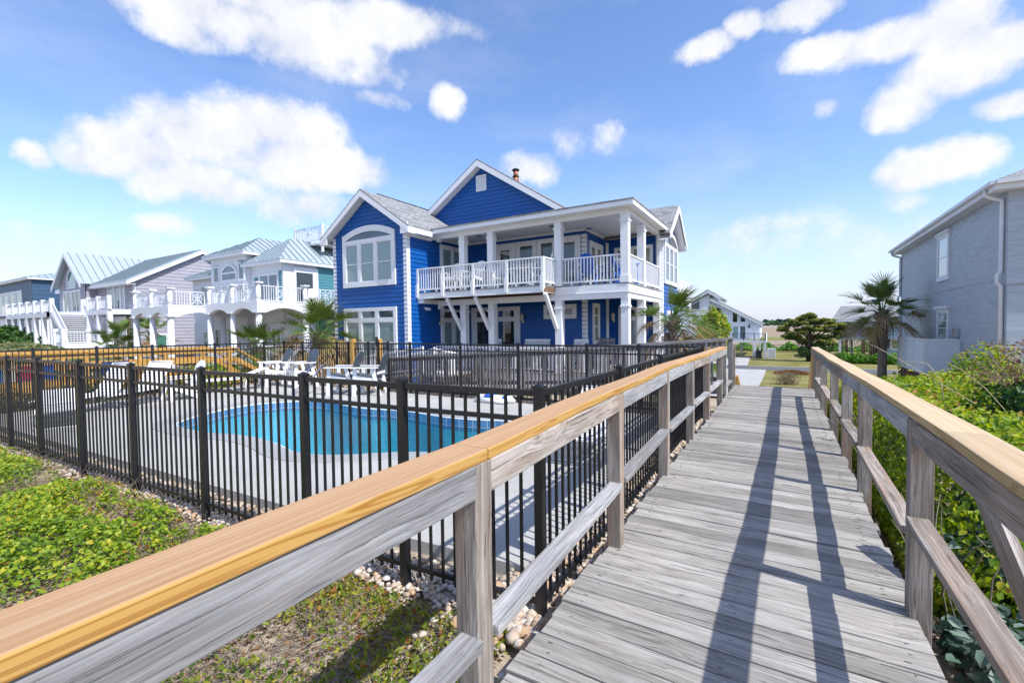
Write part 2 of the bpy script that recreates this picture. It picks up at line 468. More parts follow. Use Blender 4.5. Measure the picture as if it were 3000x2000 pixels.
CLOUDS = [(-63.52, 29.66, 8.39, 2.52, 1), (-54.41, 30.03, 9.55, 3.29, 1), (-45.73, 32.42, 9.4, 2.43, 1), (-37.61, 32.33, 4.99, 1.32, 0.6), (-65.9, 27.7, 4.26, 1.61, 0.9), (-48.58, 27.78, 6.52, 1.87, 0.6), (-59.08, 32.07, 13.71, 1.58, 1), (-58.45, 21.42, 8.34, 3.56, 1), (-64.46, 19.38, 7.1, 3.6, 1), (-69.5, 16.99, 5.74, 3.18, 1), (-71.72, 17.96, 2.44, 1.88, 1), (-55.81, 18.13, 8.05, 3.29, 1), (-65.76, 14.86, 6.91, 2.44, 0.95), (-77.13, 15.11, 1.53, 1.15, 0.8), (-50.73, 17.98, 5.27, 2.52, 0.9), (-72.51, 15.61, 3.82, 1.76, 0.9), (-55.58, 13.72, 5.64, 2.18, 0.75), (-67.3, 10.39, 3.61, 1.33, 0.45), (-38.79, 25.83, 2.5, 1.85, 0.85), (-46.51, 25.29, 2.95, 1.15, 0.6), (-28.11, 18.94, 4.25, 2.07, 0.8), (-23.43, 21.7, 2.51, 2.16, 0.5), (-18.88, 21.91, 2.44, 1.77, 0.5), (-8.09, 28.57, 3.59, 1.47, 0.95), (-3.93, 29.85, 2.51, 1.53, 1), (0.87, 29.58, 3.96, 1.73, 1), (3.56, 25.98, 4.03, 1.52, 0.95), (8.41, 25.18, 5.58, 1.98, 1), (12.88, 24.86, 4.19, 2.96, 1), (12.93, 21.56, 4.87, 2.87, 1), (9.47, 19.67, 3.21, 2.41, 1), (15.83, 22.26, 2.98, 1.96, 1), (16.3, 17.58, 2.16, 1.3, 0.95), (12.37, 14.04, 3.96, 2.17, 1), (9.8, 13.13, 2.7, 1.83, 0.9), (3.89, 21.0, 1.72, 1.35, 0.6), (-3.17, 9.72, 10.05, 2.56, 0.42), (8.61, 8.01, 7.69, 1.93, 0.35), (-72.76, 8.01, 9.63, 1.87, 0.35), (9.83, 10.98, 2.21, 1.24, 0.5),
          (60, 35, 20, 7, .9), (110, 28, 25, 6, .9), (165, 40, 20, 8, .8), (-140, 30, 25, 7, .9), (-110, 45, 12, 5, .8), (40, 16, 12, 3, .7), (-175, 15, 25, 4, .7)]
world = bpy.data.worlds.new('World'); scene.world = world; world.use_nodes = True
wt = world.node_tree; wn = wt.nodes; wl = wt.links
bg = wn['Background']
def wmath(op, a, b=None, c=None, clamp=False):
    nd = wn.new('ShaderNodeMath'); nd.operation = op; nd.use_clamp = clamp
    for i, q in enumerate((a, b, c)):
        if q is None: continue
        if isinstance(q, (int, float)): nd.inputs[i].default_value = q
        else: wl.new(q, nd.inputs[i])
    return nd.outputs[0]
sky = wn.new('ShaderNodeTexSky'); sky.sky_type = 'NISHITA'; sky.sun_disc = False
sky.sun_elevation = SUN_EL; sky.sun_rotation = math.atan2(SUN_AZ[0], SUN_AZ[1]); sky.air_density = 1.0; sky.dust_density = .6; sky.ozone_density = 2.5; sky.altitude = 0
tc = wn.new('ShaderNodeTexCoord')
nv = wn.new('ShaderNodeTexNoise'); nv.inputs['Scale'].default_value = 7; nv.inputs['Detail'].default_value = 5; nv.inputs['Roughness'].default_value = .6
wl.new(tc.outputs['Generated'], nv.inputs['Vector'])
sx = wn.new('ShaderNodeSeparateXYZ'); wl.new(tc.outputs['Generated'], sx.inputs[0])
sc_ = wn.new('ShaderNodeSeparateColor'); wl.new(nv.outputs['Color'], sc_.inputs[0])
az = wmath('MULTIPLY', wmath('ARCTAN2', sx.outputs[0], sx.outputs[1]), 180 / math.pi)
el = wmath('MULTIPLY', wmath('ARCSINE', sx.outputs[2]), 180 / math.pi)
az = wmath('ADD', az, wmath('MULTIPLY', wmath('SUBTRACT', sc_.outputs[0], .5), 4.5))
el = wmath('ADD', el, wmath('MULTIPLY', wmath('SUBTRACT', sc_.outputs[1], .5), 3.5))
dens = None
for a, e, ra, re_, s in CLOUDS:
    dx = wmath('MULTIPLY', wmath('SUBTRACT', az, a), 1 / (ra * 1.12)); dy = wmath('MULTIPLY', wmath('SUBTRACT', el, e), 1 / (re_ * 1.12))
    d = wmath('MULTIPLY', wmath('SUBTRACT', 1.0, wmath('ADD', wmath('MULTIPLY', dx, dx), wmath('MULTIPLY', dy, dy))), s)
    dens = d if dens is None else wmath('SMOOTH_MAX', dens, d, .25)
n2 = wn.new('ShaderNodeTexNoise'); n2.inputs['Scale'].default_value = 10; n2.inputs['Detail'].default_value = 11; n2.inputs['Roughness'].default_value = .64
wl.new(tc.outputs['Generated'], n2.inputs['Vector'])
dd = wmath('ADD', dens, wmath('MULTIPLY', wmath('SUBTRACT', n2.outputs['Fac'], .5), 1.7))
cm = wn.new('ShaderNodeMapRange'); cm.interpolation_type = 'SMOOTHSTEP'
cm.inputs['From Min'].default_value = .0; cm.inputs['From Max'].default_value = .85
wl.new(dd, cm.inputs['Value'])
# thin high veil
n3 = wn.new('ShaderNodeTexNoise'); n3.inputs['Scale'].default_value = 3.2; n3.inputs['Detail'].default_value = 6; n3.inputs['Roughness'].default_value = .6
mpv = wn.new('ShaderNodeMapping'); mpv.inputs['Scale'].default_value = (1, 1, 3); wl.new(tc.outputs['Generated'], mpv.inputs[0]); wl.new(mpv.outputs[0], n3.inputs['Vector'])
veil = wn.new('ShaderNodeMapRange'); veil.inputs['From Min'].default_value = .45; veil.inputs['From Max'].default_value = .8; veil.inputs['To Max'].default_value = .22
wl.new(n3.outputs['Fac'], veil.inputs['Value'])
skc = wn.new('ShaderNodeHueSaturation'); skc.inputs['Saturation'].default_value = 1.10; skc.inputs['Value'].default_value = 1.0
skc_o = skc.outputs[0]
hz = wn.new('ShaderNodeMapRange'); hz.interpolation_type = 'SMOOTHSTEP'; hz.inputs['From Min'].default_value = 14; hz.inputs['From Max'].default_value = -1; hz.inputs['To Max'].default_value = .75
wl.new(el, hz.inputs['Value'])
cov = wmath('MAXIMUM', cm.outputs[0], veil.outputs[0])
hzm = wn.new('ShaderNodeMix'); hzm.data_type = 'RGBA'; hzm.inputs[7].default_value = (2.55, 2.85, 3.75, 1); wl.new(hz.outputs[0], hzm.inputs[0]); wl.new(skc_o, hzm.inputs[6])
shade = wn.new('ShaderNodeMapRange'); shade.inputs['From Min'].default_value = .3; shade.inputs['From Max'].default_value = .72
wl.new(n2.outputs['Fac'], shade.inputs['Value'])
ccol = wn.new('ShaderNodeMix'); ccol.data_type = 'RGBA'
ccol.inputs[6].default_value = (3.0, 3.15, 3.55, 1); ccol.inputs[7].default_value = (4.3, 4.3, 4.35, 1)
wl.new(shade.outputs[0], ccol.inputs[0])
tint = wn.new('ShaderNodeMix'); tint.data_type = 'RGBA'; tint.blend_type = 'MULTIPLY'; tint.inputs[0].default_value = 1; tint.inputs[7].default_value = (.99, .94, 1.0, 1)
wl.new(sky.outputs[0], tint.inputs[6]); wl.new(tint.outputs[2], skc.inputs['Color'])
fin = wn.new('ShaderNodeMix'); fin.data_type = 'RGBA'
wl.new(cov, fin.inputs[0]); wl.new(hzm.outputs[2], fin.inputs[6]); wl.new(ccol.outputs[2], fin.inputs[7])
wl.new(fin.outputs[2], bg.inputs['Color']); bg.inputs['Strength'].default_value = .15
scene.view_settings.view_transform = 'Standard'; scene.view_settings.look = 'None'; scene.view_settings.gamma = 1; scene.view_settings.exposure = 0.8
scene.cycles.max_bounces = 6; scene.cycles.diffuse_bounces = 3; scene.cycles.glossy_bounces = 3; scene.cycles.transparent_max_bounces = 16
scene.cycles.transmission_bounces = 4; scene.cycles.caustics_reflective = False; scene.cycles.caustics_refractive = False
scene.cycles.use_denoising = True

# ------------------------------------------------------------------ ground materials
def sand_mat():
    t = NT('sand'); p = t.pos()
    a = t.noise(p, 1.4, 6, .65); b = t.noise(p, 38, 4, .7)
    base = t.ramp(t.math('ADD', t.math('MULTIPLY', a, .6), t.math('MULTIPLY', b, .4)), [(.36, (.20, .155, .105)), (.5, (.38, .31, .225)), (.66, (.50, .43, .33))])
    d = t.ramp(t.noise(p, 7, 6, .75), [(.52, (0, 0, 0)), (.68, (1, 1, 1))])
    base = t.mix(t.math('MULTIPLY', d, .6), base, (.13, .095, .06))
    t.col(base); t.set(Roughness=.95, Specular_IOR_Level=.1)
    t.bump(t.math('ADD', a, b), .5, .02); return t.m
def grass_mat(name, a, b, c):
    t = NT(name); p = t.pos()
    f = t.math('ADD', t.math('MULTIPLY', t.noise(p, .35, 5, .65), .6), t.math('MULTIPLY', t.noise(p, 9, 4, .7), .4))
    t.col(t.ramp(f, [(.36, a), (.5, b), (.63, c)])); t.set(Roughness=.95, Specular_IOR_Level=.1)
    t.bump(t.noise(p, 40, 3), .6, .03); return t.m
def concrete_mat(name, c, spots=True):
    t = NT(name); p = t.pos()
    a = t.noise(p, .9, 5, .6); b = t.noise(p, 90, 3, .8)
    base = t.ramp(a, [(.3, tuple(x * .84 for x in c)), (.7, tuple(x * 1.1 for x in c))])
    sp = t.ramp(b, [(.40, (.72, .72, .72)), (.55, (1, 1, 1)), (.68, (1.0, 1.0, 1.0))])
    base = t.mix(1.0, base, sp, 'MULTIPLY')
    st = t.ramp(t.noise(p, 2.3, 6, .7), [(.58, (0, 0, 0)), (.75, (1, 1, 1))])
    base = t.mix(t.math('MULTIPLY', st, .22), base, tuple(x * .6 for x in c))
    t.col(base); t.set(Roughness=.88, Specular_IOR_Level=.25); t.bump(b, .35, .004); return t.m
M['sand'] = sand_mat()
M['lawn'] = grass_mat('lawn', (.115, .125, .03), (.20, .185, .06), (.30, .25, .115))
M['marsh'] = grass_mat('marsh_grass', (.20, .155, .095), (.29, .225, .155), (.36, .285, .205))
M['green_marsh'] = grass_mat('green_marsh', (.12, .15, .03), (.18, .20, .05), (.24, .23, .09))
M['concrete'] = concrete_mat('pool_concrete', (.45, .44, .41))
M['coping'] = concrete_mat('coping_stone', (.36, .37, .365))
M['drive'] = concrete_mat('driveway_concrete', (.46, .45, .43))
M['asphalt'] = plain('asphalt', (.105, .105, .108), .9, .15, 3)
M['mulchbed'] = plain('mulch_soil', (.22, .10, .05), .95, .4, 9)
def gravel_mat():
    t = NT('pebbles'); rn = t.attr('rn').outputs['Fac']
    c = t.ramp(rn, [(0, (.42, .32, .23)), (.3, (.50, .42, .34)), (.55, (.56, .51, .44)), (.75, (.40, .27, .17)), (.88, (.50, .33, .19)), (1, (.27, .25, .245))])
    n = t.noise(t.pos(), 55, 3); hs = t.new('ShaderNodeHueSaturation'); t.lk(c, hs.inputs['Color']); t.lk(t.math('MULTIPLY_ADD', n, .5, .75), hs.inputs['Value'])
    t.col(hs.outputs[0]); t.set(Roughness=.7, Specular_IOR_Level=.3); return t.m
M['pebble'] = gravel_mat()

def gz(x, y):
    x = np.asarray(x, float); y = np.asarray(y, float)
    z = np.interp(y, [-30, 9.3, 10.3, 13, 30, 45, 60, 95, 110, 6000], [-.42, -.42, -.55, -.75, -2.45, -3.05, -3.15, -3.3, -3.7, -3.7])
    side = np.clip((-16 - x) / 6, 0, 1)
    z = z - side * .45 * np.clip(1 - np.abs(y - 9) / 14, 0, 1)
    z = z + 1.45 * np.exp(-((x + 36) / 10) ** 2 - ((y - 7.5) / 3.2) ** 2) + 1.2 * np.exp(-((x + 56) / 12) ** 2 - ((y - 6.0) / 4) ** 2)
    pit = np.clip(1 - np.maximum(np.maximum(-11.6 - x, x + 3.6), np.maximum(3.5 - y, y - 7.8)) / .25, 0, 1)
    z = z - pit * 2.2
    near = np.clip(1 - np.hypot(x, y) / 16, 0, 1)
    wob = (np.sin(x * 1.9 + 1.3 * np.sin(y * 1.1)) * np.cos(y * 1.7 + .6 * x) * .05 + np.sin(x * 4.3 + y * 3.1) * .018) * near
    return z + wob * (1 - pit)

xs = np.unique(np.concatenate([np.arange(-16, 8, .18), np.linspace(-90, -16, 75), np.linspace(8, 60, 40), np.array([-4000, -2500, -1200, -600, -300, -160, 90, 160, 300, 600, 1200, 2500, 4000])]))
ys = np.unique(np.concatenate([np.arange(-4, 14, .18), np.linspace(14, 112, 90), np.array([-300, -100, -40, -20, -12, -8, 130, 200, 400, 800, 1600, 3000, 5000])]))
GX, GY = np.meshgrid(xs, ys); GZ = gz(GX, GY)
nx, ny = len(xs), len(ys)
ii = (np.arange(ny - 1)[:, None] * nx + np.arange(nx - 1)[None, :]).ravel()
ground = struct(np_mesh('ground', np.stack([GX.ravel(), GY.ravel(), GZ.ravel()], 1), np.stack([ii, ii + 1, ii + nx + 1, ii + nx], 1), M['sand'], smooth=True))

def sheet(name, pts, mat, lift, step=1.2, sub=True):
    """ground-following sheet: pts = polygon outline (convex quad) as 4 corners, gridded"""
    a, b, c, d = [np.array(p, float) for p in pts]
    nu = max(2, int(np.linalg.norm(b - a) / step) + 1); nv = max(2, int(np.linalg.norm(d - a) / step) + 1)
    u = np.linspace(0, 1, nu); v = np.linspace(0, 1, nv); U, W = np.meshgrid(u, v)
    P = (1 - U)[..., None] * ((1 - W)[..., None] * a + W[..., None] * d) + U[..., None] * ((1 - W)[..., None] * b + W[..., None] * c)
    Z = gz(P[..., 0], P[..., 1]) + lift
    i = (np.arange(nv - 1)[:, None] * nu + np.arange(nu - 1)[None, :]).ravel()
    return struct(np_mesh(name, np.stack([P[..., 0].ravel(), P[..., 1].ravel(), Z.ravel()], 1), np.stack([i, i + 1, i + nu + 1, i + nu], 1), mat, smooth=True))
sheet('lawn', [(-12, 22.0), (3.2, 22.0), (3.2, 50.9), (-12, 50.9)], M['lawn'], .05)
sheet('lawn', [(3.2, 19), (60, 19), (60, 50.9), (3.2, 50.9)], M['lawn'], .05)
sheet('lawn', [(-60, 55.7), (60, 55.7), (60, 92), (-60, 92)], M['lawn'], .05)
sheet('road', [(-90, 51.0), (90, 51.0), (90, 55.6), (-90, 55.6)], M['asphalt'], .06, 3)
sheet('road_edge', [(-90, 55.6), (90, 55.6), (90, 55.95), (-90, 55.95)], M['drive'], .075, 3)
sheet('driveway', [(-6.5, 19), (-1.25, 19), (-1.45, 51.0), (-6.5, 51.0)], M['drive'], .08)
sheet('driveway', [(-9.5, 55.9), (-3.4, 55.9), (-4.0, 74), (-9.5, 74)], M['drive'], .085)
sheet('marsh', [(-3500, 96), (3500, 96), (3500, 2600), (-3500, 2600)], M['marsh'], .10, 60)
sheet('green_marsh', [(-60, 168), (90, 160), (90, 196), (-60, 200)], M['green_marsh'], .16, 8)
sheet('green_marsh', [(-60, 93), (60, 93), (60, 103), (-60, 103)], M['green_marsh'], .20, 4)
sheet('marsh_water', [(-900, 800), (900, 760), (900, 900), (-900, 960)], plain('far_water', (.22, .27, .33), .25), .2, 60)
# mulch bed in front of the road
mb = stuff(leaves(np.stack([(q := npr.uniform(0, 1, (2600, 2)))[:, 0] * 2.6 - .7, q[:, 1] * 2.2 + 47.0, gz(q[:, 0] * 2.6 - .7, q[:, 1] * 2.2 + 47.0) + .08 + .25 * np.sin(q[:, 0] * 3.1) * np.sin(q[:, 1] * 3.1)], 1), np.tile((0, 0, 1.), (2600, 1)), .22, 'pine_straw_bed', M['mulch'], width=.25), 'low bed of rust brown pine straw on the lawn before the road', 'mulch bed')
# far wood
def far_wood():
    n = 5200
    x = npr.uniform(-2100, 2100, n); y = 1650 + npr.uniform(0, 120, n)
    prof = 13 + 6 * np.array([fbm(a, 0, .006, 4) for a in x]) + 2.5 * npr.normal(0, 1, n)
    prof = np.clip(prof, 6, 24)
    z = -3.7 + prof * npr.uniform(.05, 1, n) ** .6
    nn = np.stack([npr.normal(0, .5, n), -np.ones(n), npr.uniform(.1, 1.2, n)], 1)
    return leaves(np.stack([x, y, z], 1), nn, npr.uniform(10, 20, n), 'far_woodland', M['treeline'], width=.9, jitter=.4)
stuff(far_wood(), 'low dark green line of trees on the far side of the marsh', 'woodland')

# ------------------------------------------------------------------ pool and its deck
PZ = -.28
pool_pts = [(-10.25, 4.15), (-10.78, 4.965), (-11.1, 5.92), (-10.85, 6.62), (-10.3, 7.1), (-9.85, 7.25), (-9.35, 7.22), (-8.70, 7.09), (-8.06, 7.05), (-7.5, 7.2), (-7.0, 7.26), (-6.45, 7.19), (-5.75, 7.1), (-5.12, 7.2), (-4.7, 7.36), (-4.2, 7.42), (-3.6, 7.2), (-3.2, 6.7), (-3.1, 6.1), (-3.3, 5.55), (-3.8, 5.12), (-4.45, 4.87), (-4.85, 4.62), (-5.25, 4.27), (-5.6, 4.05), (-6.02, 3.98), (-6.3, 4.0), (-6.75, 4.13), (-7.34, 4.22), (-7.95, 4.18), (-8.6, 4.0), (-9.2, 3.98), (-9.75, 4.0)]
def smooth_loop(p, it=2):
    for _ in range(it):
        q = []
        for i in range(len(p)):
            a, b = p[i], p[(i + 1) % len(p)]
            q += [(a[0] * .75 + b[0] * .25, a[1] * .75 + b[1] * .25), (a[0] * .25 + b[0] * .75, a[1] * .25 + b[1] * .75)]
        p = q
    return p
PL = smooth_loop(pool_pts)
def offset_loop(p, d):
    out = []; n = len(p)
    area = sum(p[i][0] * p[(i + 1) % n][1] - p[(i + 1) % n][0] * p[i][1] for i in range(n))
    s = 1 if area > 0 else -1
    for i in range(n):
        a, b = p[i - 2], p[(i + 2) % n]
        t = V((b[0] - a[0], b[1] - a[1])).normalized()
        out.append((p[i][0] + t.y * d * s, p[i][1] - t.x * d * s))
    return out
OUT = offset_loop(PL, .36)
bm = bmesh.new()
deck_outline = [(-1.64, 9.15), (-14.85, 9.15), (-14.85, 2.3), (-10.5, 2.45), (-6.4, 2.62), (-3.4, 2.75), (-1.64, 2.88)]
def loop_edges(bm, pts, z):
    vs = [bm.verts.new((p[0], p[1], z)) for p in pts]
    return [bm.edges.new((vs[i], vs[(i + 1) % len(vs)])) for i in range(len(vs))]
e1 = loop_edges(bm, deck_outline, PZ); e2 = loop_edges(bm, offset_loop(PL, .34), PZ)
bmesh.ops.triangle_fill(bm, edges=e1 + e2, use_beauty=True)
sk = bmesh.ops.extrude_edge_only(bm, edges=e1)
for g in sk['geom']:
    if isinstance(g, bmesh.types.BMVert): g.co.z -= .3
bmesh.ops.recalc_face_normals(bm, faces=bm.faces)
me = bpy.data.meshes.new('pool_deck'); bm.to_mesh(me); bm.free(); me.materials.append(M['concrete'])
struct(link(bpy.data.objects.new('pool_deck', me)))

pool = thing('swimming_pool', 'curvy freeform swimming pool with pale stone coping and blue tile band', 'swimming pool', (-7.4, 5.6, PZ - 1.4))
def pobj(mb_, name, mat, par=pool, **k):
    o = mb_.build(name, mat, par, **k); o.location = (-par.location[0], -par.location[1], -par.location[2]); return o
b = MB(); b.ring(OUT, PL, (0, 0, PZ), (1, 0, 0), (0, 1, 0), -.10, .014, closed=True); pobj(b, 'coping', M['coping'], bevel=.012)
def wall_ring(p, z0, z1):
    b = MB(); n = len(p); acc = 0
    for i in range(n):
        j = (i + 1) % n; L = math.hypot(p[j][0] - p[i][0], p[j][1] - p[i][1])
        b.add([(p[i][0], p[i][1], z0), (p[j][0], p[j][1], z0), (p[j][0], p[j][1], z1), (p[i][0], p[i][1], z1)], [(0, 1, 2, 3)], [(acc, z0, 0), (acc + L, z0, 0), (acc + L, z1, 0), (acc, z1, 0)]); acc += L
    return b
def tile_mat():
    t = NT('pool_tile'); lc = t.attr('lc').outputs['Vector']
    br = t.new('ShaderNodeTexBrick'); br.offset = 0
    br.inputs['Color1'].default_value = (.07, .20, .38, 1); br.inputs['Color2'].default_value = (.13, .27, .44, 1); br.inputs['Mortar'].default_value = (.5, .55, .58, 1)
    br.inputs['Scale'].default_value = 1; br.inputs['Brick Width'].default_value = .15; br.inputs['Row Height'].default_value = .15; br.inputs['Mortar Size'].default_value = .006
    t.lk(lc, br.inputs['Vector']); t.col(br.outputs['Color']); t.set(Roughness=.2); return t.m
INP = offset_loop(PL, -.04)
pobj(wall_ring(INP, PZ - .26, PZ - .03), 'tile_band', tile_mat())
b = MB(); b.ring(PL, INP, (0, 0, PZ), (1, 0, 0), (0, 1, 0), -.028, -.012, closed=True); pobj(b, 'coping_edge', M['white'])
M['plaster'] = plain('pool_plaster', (.045, .50, .60), .6, .22, 2.2)  # uneven brightness paints caustic ripple light into the plaster colour
b = wall_ring(INP, PZ - 1.4, PZ - .26)
b.add([(p[0], p[1], PZ - 1.4) for p in INP], [tuple(range(len(INP)))]); pobj(b, 'basin', M['plaster'])
# underwater bench at the right-hand end
n = len(INP); i0 = int(n * .40); i1 = int(n * .66)
seg = INP[i0:i1]; ins = [(p[0] - .55 * (1 - 2 * abs(k / (len(seg) - 1) - .5)) ** .6 * 1.2, p[1] - .5 * math.cos(math.pi * k / (len(seg) - 1)) * .9) for k, p in enumerate(seg)]
b = MB(); b.ring(seg, ins, (0, 0, PZ), (1, 0, 0), (0, 1, 0), -1.35, -.62); pobj(b, 'bench', plain('bench_plaster', (.03, .30, .40), .6, .2))
b = MB(); b.tube([(p[0], p[1], PZ - .615) for p in ins], .022, 6); pobj(b, 'bench_edge', plain('bench_edge_tile', (.35, .62, .68), .4))
def water_mat():
    t = NT('pool_water')
    p = t.pos()
    h = t.math('ADD', t.noise(p, 5.5, 4, .6, .4), t.math('MULTIPLY', t.noise(p, 21, 3, .6), .35))
    bp = t.new('ShaderNodeBump'); bp.inputs['Strength'].default_value = .30; bp.inputs['Distance'].default_value = .05; t.lk(h, bp.inputs['Height'])
    fr = t.new('ShaderNodeFresnel'); fr.inputs[0].default_value = 1.28; t.lk(bp.outputs[0], fr.inputs['Normal'])
    gl = t.new('ShaderNodeBsdfGlossy'); gl.inputs['Roughness'].default_value = .03; gl.inputs['Color'].default_value = (1, 1, 1, 1); t.lk(bp.outputs[0], gl.inputs['Normal'])
    tr = t.new('ShaderNodeBsdfTransparent'); tr.inputs['Color'].default_value = (.50, .90, .97, 1)
    mx = t.new('ShaderNodeMixShader'); t.lk(fr.outputs[0], mx.inputs[0]); t.lk(tr.outputs[0], mx.inputs[1]); t.lk(gl.outputs[0], mx.inputs[2])
    t.lk(mx.outputs[0], t.out.inputs[0]); return t.m
b = MB(); wl_ = offset_loop(PL, -.042)
if sum(wl_[i - 1][0] * wl_[i][1] - wl_[i][0] * wl_[i - 1][1] for i in range(len(wl_))) < 0: wl_ = wl_[::-1]
b.add([(p[0], p[1], PZ - .17) for p in wl_], [tuple(range(len(wl_)))])
struct(b.build('water', water_mat(), recalc=False))

# gravel strips
def pebbles():
    ico = bmesh.new(); bmesh.ops.create_icosphere(ico, subdivisions=1, radius=1)
    iv = np.array([v.co[:] for v in ico.verts]); jf = np.array([[v.index for v in f.verts] for f in ico.faces]); ico.free()
    P = []
    def strip(n, fx, fy, smin, smax):
        for _ in range(n):
            P.append((fx(), fy(), rnd.uniform(smin, smax)))
    for _ in range(3600):
        y = 2.25 + 7.4 * rnd.random() ** 1.25; P.append((-1.63 + rnd.random() * .78, y, rnd.uniform(.018, .040)))
    for _ in range(500):
        P.append((-1.75 + rnd.random() * .75, 2.15 + .8 * rnd.random(), rnd.uniform(.022, .055)))
    for _ in range(3400):
        x = -1.3 - 12.8 * rnd.random() ** 1.35; y0 = 2.45 + (x + 1.3) * .045; P.append((x, y0 - .10 + rnd.random() * .46 - .12 * rnd.random() ** 4, rnd.uniform(.012, .032)))
    for _ in range(1200):
        P.append((-1.6 - 13 * rnd.random(), 9.1 + rnd.random() * .6, rnd.uniform(.02, .045)))
    for _ in range(90):
        P.append((-1.9 + rnd.random() * 1.0, 1.75 + .7 * rnd.random(), rnd.uniform(.012, .038)))
    P = np.array(P); n = len(P)
    sc = P[:, 2][:, None] * npr.uniform(.65, 1.25, (n, 3)) * np.array([1, 1, .7])
    ang = npr.uniform(0, 6.28, n); ca, sa = np.cos(ang), np.sin(ang)
    vv = iv[None] * sc[:, None, :] * (1 + npr.normal(0, .07, (n, len(iv), 1)))
    x = vv[..., 0] * ca[:, None] - vv[..., 1] * sa[:, None]; y = vv[..., 0] * sa[:, None] + vv[..., 1] * ca[:, None]
    base = np.maximum(gz(P[:, 0], P[:, 1]) + .05, -.385) + P[:, 2] * .3 + npr.uniform(0, .02, n)
    vv = np.stack([x + P[:, 0][:, None], y + P[:, 1][:, None], vv[..., 2] + base[:, None]], -1).reshape(-1, 3)
    ff = (jf[None] + (np.arange(n) * len(iv))[:, None, None]).reshape(-1, 3)
    return np_mesh('gravel', vv, ff, M['pebble'], attrs={'rn': np.repeat(npr.random(n), len(iv))}, smooth=True)
stuff(pebbles(), 'cream and tan rounded pebbles along the foot of the black pool fence', 'gravel')
b = MB()
for (x0, x1, y0, y1) in ((-1.66, -1.0, 2.45, 9.5), (-15.3, -1.3, 9.1, 9.75)): b.add([(x0, y0, -.375), (x1, y0, -.375), (x1, y1, -.375), (x0, y1, -.375)], [(0, 1, 2, 3)])
b.add([(-1.2, 2.44, -.385), (-1.2, 2.95, -.385), (-15.3, 2.4, -.385), (-15.3, 1.85, -.385)], [(0, 1, 2, 3)])
struct(b.build('gravel_bed', plain('gravel_bed', (.30, .25, .20), .95, .4, 40)))

# ------------------------------------------------------------------ boardwalk
def board(mb_, pts, w, h, rn=None):
    """long board following a polyline of its TOP centre line, width w (level), thickness h"""
    pts = [V(p) for p in pts]
    if rn is None: rn = rnd.random()
    off = rn * 37; acc = 0; vs = []; lc = []
    for i, p in enumerate(pts):
        d = (pts[min(i + 1, len(pts) - 1)] - pts[max(i - 1, 0)]); d.z = 0; d.normalize()
        s = V((d.y, -d.x, 0))
        if i: acc += (pts[i] - pts[i - 1]).length
        for a, c in ((-1, 0), (1, 0), (1, -1), (-1, -1)):
            vs.append(p + s * (a * w / 2) + V((0, 0, c * h))); lc.append((acc + off, a * w / 2 + off * .37, c * h + off * .71))
    n = len(pts); fs = []
    for i in range(n - 1):
        for k in range(4):
            fs.append((i * 4 + k, i * 4 + (k + 1) % 4, (i + 1) * 4 + (k + 1) % 4, (i + 1) * 4 + k))
    fs += [(0, 1, 2, 3), tuple(4 * (n - 1) + k for k in (3, 2, 1, 0))]
    mb_.add(vs, fs, lc, rn)
def xl(y): return float(np.interp(y, [-3, .2, 1.25, 2.7, 3, 4.6, 6, 14], [-.855, -.858, -.868, -.925, -.938, -.982, -1.0, -1.0]))
def xr(y): return float(np.interp(y, [-3, 3, 5, 14], [.555, .555, .575, .545]))
def zl(y): return float(np.interp(y, [-3, 2, 5.2, 7.4, 9.5, 14], [1.085, 1.087, 1.083, 1.056, 1.046, 1.04]))
def zr(y): return float(np.interp(y, [-3, 2.5, 4, 5.6, 7.5, 14], [1.065, 1.06, 1.036, 1.008, .985, .935]))
b = MB(); nails = MB(); y = -2.0
while y < 12.35:
    w = .139 + rnd.uniform(-.003, .003)
    sk_ = rnd.uniform(-.004, .004)
    x0 = -1.035 + rnd.uniform(-.018, .016); x1 = .60 + rnd.uniform(-.016, .018); zt = rnd.uniform(-.004, .004)
    k = 6; pts = [(x0 + (x1 - x0) * i / k, y + w / 2 + sk_ * (i / k - .5) * 2, zt + rnd.uniform(-.0025, .0025)) for i in range(k + 1)]
    board(b, pts, w, .036)
    for nxp in (-.93, -.22, .49):
        for q in (.035, .1):
            nails.box(nxp + rnd.uniform(-.03, .03) - .003, nxp + .003, y + q - .003, y + q + .003, zt + .001, zt + .0036)
    y += w + .0055 + rnd.uniform(0, .004)
boardwalk = struct(b.build('boardwalk', M['deckwood'], bevel=.004))
b = MB()
for xx in (-.93, -.22, .49): b.box(xx - .02, xx + .02, -2, 12.3, -.20, -.04)
b.box(-1.03, -.99, -2, 12.3, -.22, -.042); b.box(.56, .60, -2, 12.3, -.22, -.042)
b.build('joist', M['railwood'], boardwalk)
nn_ = nails.build('nail', plain('nail_heads', (.20, .19, .18), .5, .4), boardwalk)

